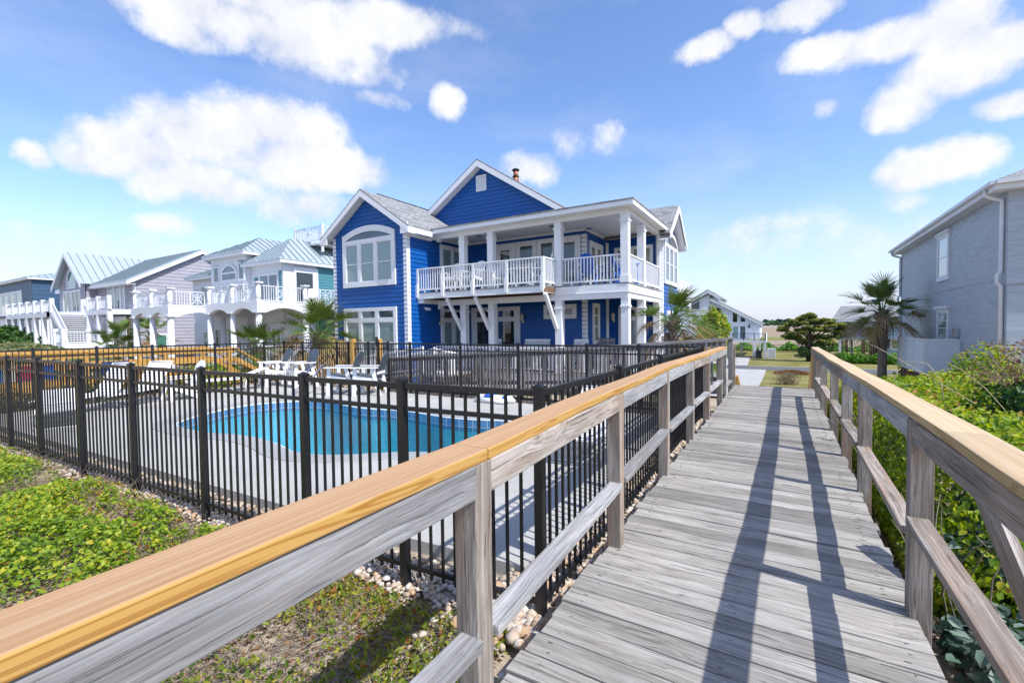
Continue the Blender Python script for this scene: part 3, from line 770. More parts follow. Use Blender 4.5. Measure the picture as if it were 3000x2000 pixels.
LY = [1.255, 3.0, 4.68, 6.3, 7.75, 9.5]
RY = [1.15, 3.02, 5.0, 6.3, 7.75, 9.5, 10.9]
def railing(side, posts, xf, zf, capmat, joints, yend, label):
    t = thing('boardwalk_railing', label, 'railing', (xf(5) + side * .045, 5, -.45), group='boardwalk railings')
    off = V(t.location)
    def add(mb_, name, mat, bev=.004):
        o = mb_.build(name, mat, t, bevel=bev); o.location = -off; return o
    ys_ = sorted(posts)
    for yy in ys_:
        m = MB(); x = xf(yy); xo = x + side * .092
        lean = rnd.uniform(-.006, .006)
        m.beam((x + side * .046, yy, -.75), (x + side * .046 + lean, yy + rnd.uniform(-.006, .006), zf(yy) - .043), .092, .092, up=(0, 1, 0)); add(m, 'post', M['railwood'])
    prev = -1.2
    seq = [-1.2] + ys_ + [yend]
    for i in range(len(seq) - 1):
        a, c = seq[i], seq[i + 1]
        a2 = a + (.046 if i else 0); c2 = c - (.046 if i < len(seq) - 2 else 0)
        xm = lambda q: xf(q) + side * .0205
        m = MB(); m.beam((xm(a), a2, zf(a) - .042 - .058), (xm(c), c2, zf(c) - .042 - .058), .038, .115); add(m, 'top_rail', M['railgrey'] if i % 3 != 1 else M['railwood'])
        zz = .455 if side < 0 else (.51 if a < 3 else .43)
        if i < len(seq) - 2:
            m = MB(); m.beam((xm(a) + side * .006, a2, zz - .02), (xm(c) + side * .006, c2, zz - .02 + rnd.uniform(-.012, .012)), .092, .038); add(m, 'mid_rail', M['railwood'] if side > 0 else M['railgrey'])
    js = [-1.5] + joints + [yend]
    for i in range(len(js) - 1):
        m = MB(); a, c = js[i] + .0015, js[i + 1] - .0015
        k = max(2, int((c - a) / .5))
        board(m, [(xf(q) + side * .075 + .006 * math.sin(q * 2.1), q, zf(q) + .003 * math.sin(q * 3)) for q in np.linspace(a, c, k + 1)], .146, .041); add(m, 'cap_rail', capmat, .005)
    return t, add
tl, addl = railing(-1, LY, xl, zl, M['newwood'], [1.28, 5.3], 10.33, 'weathered grey railing with golden new pine cap along the pool side of the boardwalk')
tr_, addr = railing(1, RY, xr, zr, M['palewood'], [2.45, 7.2], 12.75, 'weathered grey railing with pale new pine cap along the shrub side of the boardwalk')
# stair at the far end, dropping towards the drive
st = thing('boardwalk_stair', 'wooden stair with yellow handrails dropping from the far end of the boardwalk', 'stairs', (-.2, 13.5, -1.9))
def sadd(mb_, name, mat): 
    o = mb_.build(name, mat, st, bevel=.003); o.location = -V(st.location); return o
for i in range(8):
    m = MB(); m.box(-1.0, .58, 12.42 + i * .27, 12.42 + i * .27 + .28, -.2 - i * .18, -.165 - i * .18); sadd(m, 'tread', M['deckwood'])
for x in (-1.03, .60):
    m = MB(); m.beam((x, 12.4, -.12), (x, 14.6, -1.62), .04, .26); sadd(m, 'stringer', M['yellowwood'])
for x, ms, dz in ((-1.06, M['yellowwood'], -.55), (.62, M['palewood'], 0)):
    m = MB(); m.beam((x, 12.75 - dz, .93 + dz * 1.45), (x, 14.9, -.50 + dz * .4), .09, .04, up=(0, 0, 1)); sadd(m, 'handrail', ms)
    m = MB(); m.beam((x, 12.75 - dz, .50 + dz * 1.3), (x, 14.9, -.95 + dz * .4), .04, .12); sadd(m, 'mid_rail', ms)
    for yy, zt, mt in ((12.35, .93, M['railwood']), (12.75 - dz, .90 + dz * 1.45, M['yellowwood']), (14.85, -.52, M['yellowwood'])):
        m = MB(); m.box(x - .045, x + .045, yy - .045, yy + .045, zt - 1.6, zt); sadd(m, 'post', mt)

# ------------------------------------------------------------------ pool fence
fence = thing('pool_fence', 'black aluminium picket fence closing in the swimming pool on all four sides', 'fence', (-7.5, 5.4, -.4))
def fadd(mb_, name): 
    o = mb_.build(name, M['black'], fence); o.location = -V(fence.location); return o
def fpost(x, y, zt=1.12, w=.056):
    m = MB(); z0 = -.55
    m.box(x - w / 2, x + w / 2, y - w / 2, y + w / 2, z0, zt)
    m.box(x - w / 2 - .006, x + w / 2 + .006, y - w / 2 - .006, y + w / 2 + .006, zt, zt + .016)
    m.add([(x - w / 2, y - w / 2, zt + .016), (x + w / 2, y - w / 2, zt + .016), (x + w / 2, y + w / 2, zt + .016), (x - w / 2, y + w / 2, zt + .016), (x, y, zt + .034)], [(0, 1, 4), (1, 2, 4), (2, 3, 4), (3, 0, 4)])
    fadd(m, 'post')
def fpanel(p, q, zt0=1.09, zt1=1.09, zb=-.22):
    m = MB(); p = V((*p, 0)); q = V((*q, 0)); d = q - p; L = d.length; u = d / L
    a = p + u * .03; c = q - u * .03
    for z, h, w in ((0, .038, .030), (-.165, .030, .026)):
        m.beam(a + V((0, 0, zt0 + z)), c + V((0, 0, zt1 + z)), w, h)
    m.beam(a + V((0, 0, zb)), c + V((0, 0, zb)), .026, .034)
    n = max(1, int(round((L - .06) / .104)))
    for i in range(1, n):
        s = a + (c - a) * i / n; zt = zt0 + (zt1 - zt0) * i / n
        m.box(s.x - .0085, s.x + .0085, s.y - .0085, s.y + .0085, zb - .06, zt)
    fadd(m, 'picket_panel')
near = [(-1.29, 2.47), (-2.36, 2.385), (-3.42, 2.33), (-4.95, 2.26), (-6.44, 2.21), (-7.86, 2.15), (-9.36, 2.11), (-10.6, 2.05), (-12.1, 1.98), (-13.7, 1.92), (-15.2, 1.88)]
rightf = [(-1.29, 2.47), (-1.29, 4.06), (-1.33, 5.83), (-1.34, 7.59), (-1.36, 9.5)]
back = [(-1.36, 9.5), (-2.6, 9.5), (-3.76, 9.5), (-5.53, 9.5), (-7.28, 9.5), (-9.06, 9.5), (-10.33, 9.5)]
back2 = [(-10.76, 9.5), (-11.65, 9.5), (-12.2, 9.5), (-13.95, 9.5), (-15.0, 9.5)]
leftf = [(-15.0, 9.5), (-15.2, 8.9), (-15.2, 7.35), (-15.15, 5.7), (-15.15, 4.5), (-15.2, 3.36), (-15.2, 1.88)]
TOPZ = lambda q: 1.09 - .03 * min(1, max(0, (q[1] - 3) / 6))
seen = set()
for ln in (near, rightf, back, back2, leftf):
    for q in ln:
        if q not in seen: seen.add(q); fpost(q[0], q[1], TOPZ(q) + .03)
    for i in range(len(ln) - 1): fpanel(ln[i], ln[i + 1], TOPZ(ln[i]), TOPZ(ln[i + 1]))
# open gate leaf
fpost(-10.46, 10.02, 1.09, .05); fpanel((-10.76, 9.5), (-10.46, 10.02), 1.06, 1.06)
m = MB(); m.box(-10.36, -10.30, 9.42, 9.47, .98, 1.26); fadd(m, 'gate_latch')
for i, (x, y, lab) in enumerate(((-11.45, 9.52, 'yellow timber post left of the pool gate'), (-10.41, 9.62, 'yellow timber post right of the pool gate, behind the latch'))):
    m = MB(); m.box(x - .065, x + .065, y - .065, y + .065, -.5, 1.19); tag(m.build('gate_post', M['yellowwood'], bevel=.006), lab, 'post', 'timber gate posts')
# ------------------------------------------------------------------ house helpers
def clip_band(poly, z0, z1):
    def cut(p, z, keep_above):
        out = []
        for i in range(len(p)):
            a, b = p[i], p[(i + 1) % len(p)]
            ia = (a[1] >= z) if keep_above else (a[1] <= z); ib = (b[1] >= z) if keep_above else (b[1] <= z)
            if ia: out.append(a)
            if ia != ib:
                t = (z - a[1]) / (b[1] - a[1]); out.append((a[0] + (b[0] - a[0]) * t, z))
        return out
    p = cut(poly, z0, True)
    return cut(p, z1, False) if len(p) > 2 else []
def siding(mb_, poly, o, u, n, e=.165, lip=.024):
    """lapped boards over polygon (a along u, b = height)"""
    o, u, n = V(o), V(u), V(n); up = V((0, 0, 1))
    zmin = min(p[1] for p in poly); zmax = max(p[1] for p in poly)
    z = zmin
    while z < zmax - 1e-4:
        z1 = min(z + e, zmax)
        p = clip_band(poly, z, z1)
        if len(p) > 2:
            f = lambda q: o + u * q[0] + up * q[1] + n * (lip * (1 - (q[1] - z) / e) + .002)
            pts = [f(q) for q in p]
            r = rnd.random()
            mb_.add(pts, [tuple(range(len(p)))], [(q[0], q[1], 0) for q in p], r)
            bt = sorted([q[0] for q in p if abs(q[1] - z) < 1e-4])
            if len(bt) > 1:
                a, c = bt[0], bt[-1]
                mb_.add([o + u * a + up * z + n * (lip + .002), o + u * c + up * z + n * (lip + .002), o + u * c + up * z, o + u * a + up * z], [(0, 1, 2, 3)], None, r)
        z = z1
def loc0(o, par):
    o.location = -V(par.location); return o
class House:
    def __init__(s, name, label, cat, loc):
        s.t = thing(name, label, cat, loc)
    def put(s, mb_, name, mat, par=None, **k):
        o = mb_.build(name, mat, par or s.t, **k)
        if par is None: o.location = -V(s.t.location)
        return o
    def window(s, o, u, n, w, h, cols=(1,), rails=(), trim=.11, mat='glass_dark', name='window', arch=0, mull=.09, sash=.035, depth=.072, transom=0, tmat=None, sill=False, frame_mat='white', lowmat=None):
        """o = lower-left corner of the outer trim on the wall plane"""
        o, u, n = V(o), V(u), V(n); up = V((0, 0, 1))
        fm = MB()
        def bx(m, a0, a1, z0, z1, d0, d1, r=.5):
            c = o + u * ((a0 + a1) / 2) + up * ((z0 + z1) / 2) + n * ((d0 + d1) / 2)
            m.obox(c, u * ((a1 - a0) / 2), n * ((d1 - d0) / 2), up * ((z1 - z0) / 2), r)
        g = {}
        def gl(a0, a1, z0, z1, key):
            m = g.setdefault(key, MB())
            bx(m, a0, a1, z0, z1, .0, .036)
        bx(fm, 0, trim, 0, h, .0, depth); bx(fm, w - trim, w, 0, h, .0, depth)
        bx(fm, trim, w - trim, 0, trim, .0, depth - .002)
        if not arch: bx(fm, trim, w - trim, h - trim, h, .0, depth - .002)
        tot = sum(cols); iw = w - 2 * trim - mull * (len(cols) - 1)
        a = trim
        top = h - trim - (transom + mull if transom else 0)
        for i, c in enumerate(cols):
            cw = iw * c / tot; a1 = a + cw
            if i < len(cols) - 1: bx(fm, a1, a1 + mull, trim, top if arch else h - trim, .0, depth - .006)
            bx(fm, a, a + sash, trim, top, .0, depth - .018); bx(fm, a1 - sash, a1, trim, top, .0, depth - .018)
            bx(fm, a + sash, a1 - sash, trim, trim + sash, .0, depth - .019); bx(fm, a + sash, a1 - sash, top - sash, top, .0, depth - .019)
            zs = [trim + sash] + [trim + (top - trim) * r for r in rails] + [top - sash]
            for k, r in enumerate(rails):
                zz = trim + (top - trim) * r; bx(fm, a + sash, a1 - sash, zz - sash * .5, zz + sash * .5, .0, depth - .015)
            if rails:
                zz = trim + (top - trim) * rails[-1]
                gl(a + sash, a1 - sash, trim + sash, zz, lowmat or mat); gl(a + sash, a1 - sash, zz, top - sash, mat)
            else: gl(a + sash, a1 - sash, trim + sash, top - sash, mat)
            if transom and not arch:
                bx(fm, a, a1, top, top + mull, .0, depth - .008)
                bx(fm, a, a + sash, top + mull, h - trim, .0, depth - .018); bx(fm, a1 - sash, a1, top + mull, h - trim, .0, depth - .018)
                gl(a + sash, a1 - sash, top + mull, h - trim, tmat or mat)
            a = a1 + mull
        if arch:
            k = 18
            # segmental arch: springs at h, rises 'arch'
            half = w / 2; R_ = (half * half + arch * arch) / (2 * arch); cz = h + arch - R_
            def cur(rr, x): return cz + math.sqrt(max(rr * rr - (x - half) ** 2, 0))
            X = [w * i / k for i in range(k + 1)]
            outer = [(x, cur(R_, x)) for x in X]; inner = [(min(max(x, trim * .6), w - trim * .6), cur(R_ - trim * 1.25, min(max(x, trim * .6), w - trim * .6))) for x in X]
            fl = u.cross(up).dot(n) > 0
            d0, d1 = (.0, depth + .004) if fl else (-depth - .004, .0)
            fm.ring(outer, inner, o, u, up, d0, d1)
            bx(fm, trim, w - trim, top, top + mull, .0, depth - .003)
            zt = top + mull
            pl = [(trim, zt)] + [(w - trim, zt)] + [(x, max(zt, cur(R_ - trim, x))) for x in reversed(X) if trim <= x <= w - trim]
            m = g.setdefault(tmat or mat, MB()); dd = (.0, .036) if fl else (-.036, -.0)
            m.prism(pl, o, u, up, *dd)
            bx(fm, 0.001, trim * .6, h - .002, outer[1][1] - .02, .0, depth - .004)
        if sill: bx(fm, -.05, w + .05, -.05, 0, .0, depth + .04)
        f = s.put(fm, name, M[frame_mat])
        for key, m in g.items():
            p = m.build('pane', M[key], f)
        return f
    def box(s, name, mat, *a, **k):
        m = MB(); m.box(*a); return s.put(m, name, M[mat], **k)
def roof_quad(mb_, pts, thick=.10, udir=None):
    """sloped roof slab from 3/4 points (top surface); lc = (along eave, up slope)"""
    pts = [V(p) for p in pts]
    n = (pts[1] - pts[0]).cross(pts[-1] - pts[0]).normalized()
    if n.z < 0: pts = pts[::-1]; n = -n
    u = V(udir).normalized() if udir else V((-n.y, n.x, 0)).normalized()
    v = n.cross(u)
    lc = [(p.dot(u), p.dot(v), 0) for p in pts]
    lo = [p - V((0, 0, thick)) for p in pts]
    k = len(pts)
    fs = [tuple(range(k)), tuple(range(k, 2 * k))[::-1]] + [(i, (i + 1) % k, k + (i + 1) % k, k + i) for i in range(k)]
    mb_.add(pts + lo, fs, lc + [(a[0], a[1] + .02, 0) for a in lc])
def balustrade(h, name, p, q, top=.91, zb=.11, sp=.112, bw=.034, tw=.075, th=.045, mat='white', feet=2, par=None, end=True):
    """picket rail between points at floor level"""
    m = MB(); p, q = V(p), V(q); d = q - p; L = math.hypot(d.x, d.y); up = V((0, 0, 1))
    m.beam(p + up * top, q + up * top, tw, th)
    m.beam(p + up * zb, q + up * zb, .045, .06)
    n = max(2, int(round(L / sp)))
    for i in range(1, n):
        c = p + d * (i / n)
        m.box(c.x - bw / 2, c.x + bw / 2, c.y - bw / 2, c.y + bw / 2, c.z + zb, c.z + top)
    for i in range(feet):
        c = p + d * ((i + .5) / feet); m.box(c.x - .035, c.x + .035, c.y - .02, c.y + .02, c.z, c.z + zb)
    return h.put(m, name, M[mat], par)
def wall_lamp(h, x, y, z, n, col='cream'):
    m = MB(); n = V(n); c = V((x, y, z))
    m.obox(c + n * .015 - V((0, 0, .05)), (.04 if abs(n.y) else .015, 0, 0), (0, .015 if abs(n.y) else .04, 0), (0, 0, .07))
    m.tube([c + n * .02 - V((0, 0, .1)), c + n * .10 - V((0, 0, .14)), c + n * .14 - V((0, 0, .06))], .012, 6)
    b = c + n * .14
    m.tube([b + V((0, 0, -.05)), b + V((0, 0, .0)), b + V((0, 0, .16))], [.045, .06, .085], 6)
    m.tube([b + V((0, 0, .16)), b + V((0, 0, .19)), b + V((0, 0, .26)), b + V((0, 0, .33))], [.11, .10, .03, .008], 6)
    h.put(m, 'wall_lamp', M[col])

# ------------------------------------------------------------------ the cobalt house
H = House('blue_house', 'two storey cobalt blue beach house with white trim, two gables and a wraparound balcony', 'house', (-9, 17, -.8))
X0, XW, YW, YB, YP, YF = -16.47, -12.28, 12.8, 13.3, 14.2, 13.8
YK, XC, Y2, XE = 16.3, -6.47, 18.9, -4.15
GB = -.75
FL = 2.87; LF = -.12; CE, BB = 5.19, 5.05
ux, uy = (1, 0, 0), (0, 1, 0); nf, nr = (0, -1, 0), (1, 0, 0)
cx = (X0 + XW) / 2
# walls (lapped siding)
m = MB(); siding(m, [(X0, GB + .35), (XW, GB + .35), (XW, 5.34), (cx, 5.34 + .68 * (XW - cx)), (X0, 5.34)], (0, YW, 0), ux, nf); H.put(m, 'wing_front_wall', M['blue'])
m = MB(); siding(m, [(YW, GB), (YK, GB), (YK, 5.2), (YW, 5.2)], (XW, 0, 0), uy, nr); H.put(m, 'wing_side_wall', M['blue'])
m = MB(); siding(m, [(XW, LF), (XC, LF), (XC, 5.1), (XW, 5.1)], (0, YK, 0), ux, nf); H.put(m, 'porch_back_wall', M['blue'])
m = MB(); siding(m, [(YK, LF), (Y2, LF), (Y2, 5.1), (YK, 5.1)], (XC, 0, 0), uy, nr); H.put(m, 'porch_side_wall', M['blue'])
m = MB(); siding(m, [(XC, LF), (XE, LF), (XE, 5.2), (XC, 5.2)], (0, Y2 - .2, 0), ux, nf); H.put(m, 'rear_wing_front_wall', M['blue'])
ya, yb_ = 18.62, 21.5; yc = (ya + yb_) / 2
m = MB(); siding(m, [(ya, GB - .4), (yb_, GB - .4), (yb_, 5.10), (yc, 5.10 + .82 * (yb_ - yc)), (ya, 5.10)], (XE, 0, 0), uy, nr); H.put(m, 'rear_wing_side_wall', M['blue'])
gx, gz0, gs = -11.18, 8.52, .65
m = MB(); siding(m, [(gx - 3.0, gz0 - .14 - gs * 3.0), (gx - 4.6, gz0 - .14 - gs * 4.6), (gx + 5.0, gz0 - .14 - gs * 5.0), (gx, gz0 - .14)], (0, YK + .0, 0), ux, nf); H.put(m, 'main_gable_wall', M['blue'])
m = MB()
m.box(X0 + .05, XW - .05, YW + .06, 24, GB - .3, 5.1); m.box(X0 + 1, XC - .06, YK + .06, 26, GB - .3, 5.1); m.box(XC - 2, XE - .06, Y2 - .1, yb_ - .05, GB - .5, 5.0); m.box(-15, -6.6, 21.4, 29, GB - .5, 5.0)
H.put(m, 'wall_core', M['blue'])
m = MB(); m.box(X0 - .01, XW + .01, YW - .03, YW + .02, GB - .2, GB + .36); H.put(m, 'skirt_board', M['white'])
# corner boards, frieze bands
m = MB()
def corner(x, y, sx, sy, z0, z1, w=.13):
    """L-shaped corner trim: sx,sy give the outward sides"""
    m.box(min(x, x - sx * w) , max(x, x - sx * w), min(y + sy * .022, y), max(y + sy * .022, y), z0, z1)
    m.box(min(x, x + sx * .024), max(x, x + sx * .024), min(y + sy * .024, y - sy * w), max(y + sy * .024, y - sy * w), z0, z1)
corner(XW, YW, 1, -1, GB, 5.22, .16); corner(X0, YW, -1, -1, GB, 5.3, .16)
corner(XC, YK, 1, -1, LF, 5.0, .15)
corner(XE, ya, 1, -1, GB - .3, 5.1, .13)
m.box(XE - .26, XE - .01, Y2 - .235, Y2 - .2, LF, 5.05)
m.box(XW + .002, XW + .10, YK - .03, YK - .002, LF, 5.0); m.box(XW + .002, XW + .026, YK - .14, YK - .03, LF, 5.0)
m.box(XC + .003, XC + .10, Y2 - .228, Y2 - .203, LF, 5.0); m.box(XC + .003, XC + .027, Y2 - .33, Y2 - .228, LF, 5.0)
m.box(XW, XC, YK - .032, YK - .004, 5.11, CE); m.box(XC + .004, XC + .03, YK - .03, Y2 - .2, 5.11, CE); m.box(XC, XE, Y2 - .236, Y2 - .206, 5.11, CE); m.box(XW + .004, XW + .034, YP, YK, 5.11, CE)
m.box(XW + .002, XW + .03, YW, YP, 5.0, 5.2)
H.put(m, 'corner_trim', M['white'])
# roofs
def gable_roof(name, cx_, hw, zr_, sl, y0, y1, axis='y', rake=.21, soff=.40, flip=1, side_clip=None):
    zt = lambda d: zr_ - sl * d
    rm = MB()
    for s in (-1, 1):
        if axis == 'y': q = [(cx_, y0, zr_), (cx_, y1, zr_), (cx_ + s * hw, y1, zt(hw)), (cx_ + s * hw, y0, zt(hw))]
        else: q = [(y0, cx_, zr_), (y1, cx_, zr_), (y1, cx_ + s * hw, zt(hw)), (y0, cx_ + s * hw, zt(hw))]
        roof_quad(rm, q, .05)
    H2_ = rm
    tm = MB()
    for s in (-1, 1):
        pl = [(0, -.052), (s * hw, zt(hw) - zr_ - .052), (s * hw, zt(hw) - zr_ - .052 - rake), (0, -.052 - rake * 1.2)]
        if axis == 'y': tm.prism(pl, (cx_, y0, zr_), (1, 0, 0), (0, 0, 1), -.0 if flip > 0 else 0, -.035 if flip > 0 else .035)
        else: tm.prism(pl, (y0, cx_, zr_), (0, 1, 0), (0, 0, 1), 0, .035 * (1 if flip > 0 else -1))
    sm = MB()
    for s in (-1, 1):
        e = .035 * (1 if y1 > y0 else -1); ee = soff * (1 if y1 > y0 else -1)
        if axis == 'y': q = [(cx_, y0 + e, zr_ - .255), (cx_, y0 + ee, zr_ - .255), (cx_ + s * hw, y0 + ee, zt(hw) - .255), (cx_ + s * hw, y0 + e, zt(hw) - .255)]
        else: q = [(y0 + e, cx_, zr_ - .255), (y0 + ee, cx_, zr_ - .255), (y0 + ee, cx_ + s * hw, zt(hw) - .255), (y0 + e, cx_ + s * hw, zt(hw) - .255)]
        roof_quad(sm, q, .02)
    return rm, tm, sm
hwW = 2.52
rm, tm, sm = gable_roof('wing', cx, hwW, 7.02, .68, YW - .36, 19.5)
H.put(rm, 'wing_roof', M['shingle']); H.put(tm, 'rake_board', M['white']); H.put(sm, 'soffit', M['soffit'])
ev = 7.02 - .68 * hwW
m = MB(); m.box(cx + hwW - .03, cx + hwW + .0, YW - .32, YF, ev - .24, ev - .055); m.box(XW + .03, cx + hwW - .03, YW - .32, YF + .02, ev - .235, ev - .215); m.box(cx + hwW - .40, cx + hwW - .032, YW - .35, YW - .322, ev - .28, ev + .12)
m.box(cx - hwW, cx - hwW + .03, YW - .32, 20, ev - .24, ev - .055); m.box(cx - hwW + .03, X0 - .02, YW - .32, 20, ev - .235, ev - .215); m.box(cx - hwW + .031, cx - hwW + .44, YW - .35, YW - .322, ev - .28, ev + .12)
H.put(m, 'eave_board', M['white'])
rm, tm, sm = gable_roof('main', gx, 4.85, 8.62, gs, YK - .38, 26)
H.put(rm, 'main_roof', M['shingle']); H.put(tm, 'rake_board', M['white']); H.put(sm, 'soffit', M['soffit'])
rm, tm, sm = gable_roof('rear', yc, 1.78, 6.52, .80, XE + .36, -10.5, axis='x')
H.put(rm, 'rear_wing_roof', M['shingle']); H.put(tm, 'rake_board', M['white']); H.put(sm, 'soffit', M['soffit'])
m = MB(); m.tube([(cx, YW + .55, 7.03), (cx, 19, 7.03)], .03, 5); H.put(m, 'ridge_vent', M['black'])
m = MB(); m.tube([(XE - 1.2, yc, 6.53), (XE - 6, yc, 6.53)], .03, 5); H.put(m, 'ridge_vent', M['black'])
# porch roof: hipped at the right corner
XF = -3.93
m = MB()
xm_ = cx + hwW
roof_quad(m, [(xm_ - .9, YF - .02, 5.385), (XF + .02, YF - .02, 5.385), (XC, YK + .02, 5.86), (xm_ - .9, YK + .02, 5.86)], .05)
roof_quad(m, [(XF + .02, YF - .02, 5.385), (XF + .02, 18.62, 5.385), (XC, 18.62, 5.86), (XC, YK + .02, 5.86)], .05)
H.put(m, 'porch_roof', M['shingle'])
m = MB()
m.box(xm_ + .002, XF, YF, YF + .03, 5.19, 5.34); m.box(XF - .03, XF, YF + .03, 18.6, 5.19, 5.34)
m.box(xm_ - .4, XF - .03, YF + .03, YP + .02, 5.20, 5.22); m.box(-4.21, XF - .03, YP + .02, 18.6, 5.202, 5.22)
m.box(XW + .03, -4.20, YP, YP + .20, BB, 5.20); m.box(-4.40, -4.20, YP + .20, 18.55, BB + .002, 5.20)
m.box(-11.98, -11.90, YP - .01, YP + .21, BB - .1, BB - .001)
H.put(m, 'porch_fascia', M['white'])
m = MB(); m.box(XW, -4.4, YP + .2, YK, CE, CE + .05); m.box(XC, -4.4, YK, Y2, CE + .001, CE + .05); H.put(m, 'porch_ceiling', M['soffit'])
m = MB()
for x, y, z in ((-10.6, 15.2, CE), (-7.3, 15.2, CE)):
    m.tube([(x, y, z - .008), (x, y, z - .002)], .13, 14)
H.put(m, 'speaker_grille', M['dark'])
m = MB()
for x, y in ((-8.6, 15.1), (-5.6, 15.3), (-11.6, 15.6)): m.tube([(x, y, CE - .012), (x, y, CE - .002)], .10, 14)
H.put(m, 'downlight', M['soffit'])
# columns
colx = [-10.75, -9.43, -6.655, -4.335]
def column(x, y, z0, z1, cap):
    m = MB(); w = .125
    m.box(x - w, x + w, y - w, y + w, z0, z1)
    m.box(x - w - .028, x + w + .028, y - w - .028, y + w + .028, cap - .03, cap + .03); m.box(x - w - .014, x + w + .014, y - w - .014, y + w + .014, cap - .055, cap - .03)
    m.box(x - w - .022, x + w + .022, y - w - .022, y + w + .022, z0, z0 + .24)
    H.put(m, 'column', M['white'], bevel=.006)
for x in colx: column(x, YP + .128, FL, BB, 4.83)
for y in (16.22,): column(-4.335, y, FL, BB, 4.83)
for x in colx: column(x, YP + .15, LF, 2.40, 2.12)
column(-4.335, 16.22, LF, 2.40, 2.12); column(-4.335, 18.5, LF, 2.40, 2.12)
m = MB(); m.box(-4.32, -4.21, 18.45, 18.6, FL, BB); H.put(m, 'pilaster', M['white'])
# balcony floor, beams
m = MB(); m.box(XW + .02, -6.76, YB - .02, YP + .03, FL - .035, FL); m.box(XW + .02, -4.18, YP + .03, YK, FL - .035, FL - .001); m.box(XC, -4.18, YK, Y2 - .2, FL - .036, FL - .0005); H.put(m, 'balcony_floor', plain('grey_composite', (.22, .23, .235), .7, .1))
m = MB()
m.box(XW + .02, -6.80, YB, YB + .035, 2.625, FL - .036); m.box(-6.80, -6.765, YB, YP - .0, 2.625, FL - .036)
m.box(-6.76, -4.20, YP, YP + .03, 2.60, FL - .036); m.box(-4.23, -4.20, YP + .03, 18.6, 2.60, FL - .036)
m.box(-6.76, -4.185, YP - .018, YP, 2.565, 2.60); m.box(-4.20, -4.182, YP, 18.6, 2.565, 2.60)
m.box(XW + .3, -4.22, YP + .01, YP + .24, 2.39, 2.60); m.box(-4.44, -4.22, YP + .24, 18.6, 2.392, 2.598)
m.box(XW + .02, XW + .3, YB + .04, YP + .24, 2.46, 2.62); m.box(-11.97, -11.86, YP, YP + .25, 2.25, 2.39)
H.put(m, 'balcony_beam', M['white'])
m = MB()
for i in range(15): x = -12.1 + i * .38; m.box(x - .02, x + .02, YB + .04, YK, 2.64, FL - .036)
for i in range(14): m.box(XC, -4.25, YP + .3 + i * .33, YP + .34 + i * .33, 2.605, 2.8)
m.box(XW + .03, -4.25, YP + .26, YK, 2.80, 2.83)
H.put(m, 'balcony_joist', M['joist'])
m = MB()
for x in (-10.80, -9.50, -6.70): m.beam((x - .02, YB + .06, 2.60), (x - .02, YP + .03, 1.42), .115, .10, up=(0, 1, .4))
H.put(m, 'brace', M['white'])
# balcony railings
px_ = [-12.22, -10.95, -9.57, -8.16, -6.78]
for i in range(4): balustrade(H, 'balcony_railing', (px_[i] + .05, YB + .035, FL), (px_[i + 1] - .05, YB + .035, FL))
balustrade(H, 'balcony_railing', (-6.79, YB + .1, FL), (-6.74, YP + .05, FL), feet=1)
balustrade(H, 'balcony_railing', (-6.52, YP + .10, FL), (-4.47, YP + .10, FL), feet=3)
balustrade(H, 'balcony_railing', (-4.27, YP + .27, FL), (-4.27, 16.09, FL)); balustrade(H, 'balcony_railing', (-4.27, 16.35, FL), (-4.27, 18.45, FL))
for x in px_:
    m = MB(); m.box(x - .05, x + .05, YB - .015, YB + .08, 2.75, FL + .93); m.box(x - .062, x + .062, YB - .07, YB - .016, 2.68, FL + .30); H.put(m, 'balcony_post', M['white'])
# lower porch
m = MB(); m.box(XW + .03, -4.15, YP - .05, YK, LF - .05, LF); m.box(XC, -4.15, YK, Y2 - .2, LF - .05, LF - .001); H.put(m, 'porch_floor', M['railgrey'])
m = MB(); m.box(XW + .03, -4.18, YP - .02, YP + .01, LF - .32, LF - .052)
for i in range(70): x = XW + .1 + i * .115; m.box(x, x + .06, YP + .012, YP + .03, GB - .3, LF - .32)
m.box(XW + .03, -4.18, YP - .02, YP + .012, GB + .02, GB + .12); H.put(m, 'porch_skirt', M['white'])
for a, c in ((-12.2, -10.9), (-10.6, -9.58), (-9.28, -6.8), (-6.5, -4.5)): balustrade(H, 'porch_railing', (a, YP + .1, LF), (c, YP + .1, LF), top=.86, sp=.125, bw=.05, tw=.10, th=.07)
balustrade(H, 'porch_railing', (-4.3, YP + .3, LF), (-4.3, 18.4, LF), top=.86)
# windows and doors
H.window((-15.83, YW, 3.20), ux, nf, 3.0, 2.10, cols=(1, 1.08, 1.12), rails=(.48,), trim=.19, mat='glass_blind', arch=.33, mull=.17, transom=.0001, tmat='glass_mid', depth=.08)
H.window((-15.84, YW, .05), ux, nf, 3.02, 2.30, cols=(1, 1.05, 1.12), rails=(.48,), trim=.15, mat='glass_blind', mull=.17, transom=.26, tmat='glass_mid', depth=.08)
H.window((XW, 14.72, 2.95), uy, nr, 1.75, 2.02, cols=(1, 1.2), trim=.13, mat='glass_blind', name='sliding_door', mull=.10, sash=.06)
H.window((XW, 14.70, LF + .02), uy, nr, 1.70, 2.40, cols=(1, 1), trim=.13, mat='glass_blind', name='patio_door', mull=.10, sash=.09, transom=.26, tmat='glass_dark')
H.window((-10.54, YK, 2.92), ux, nf, 1.02, 2.06, cols=(1,), trim=.17, mat='glass_dark', name='balcony_door', sash=.11)
H.window((-9.50, YK, 2.92), ux, nf, .97, 2.06, trim=.165, mat='glass_mid', rails=(.55,), lowmat='glass_dark')
H.window((-8.51, YK, 2.92), ux, nf, .84, 2.06, trim=.14, mat='glass_mid', rails=(.55,), lowmat='glass_dark')
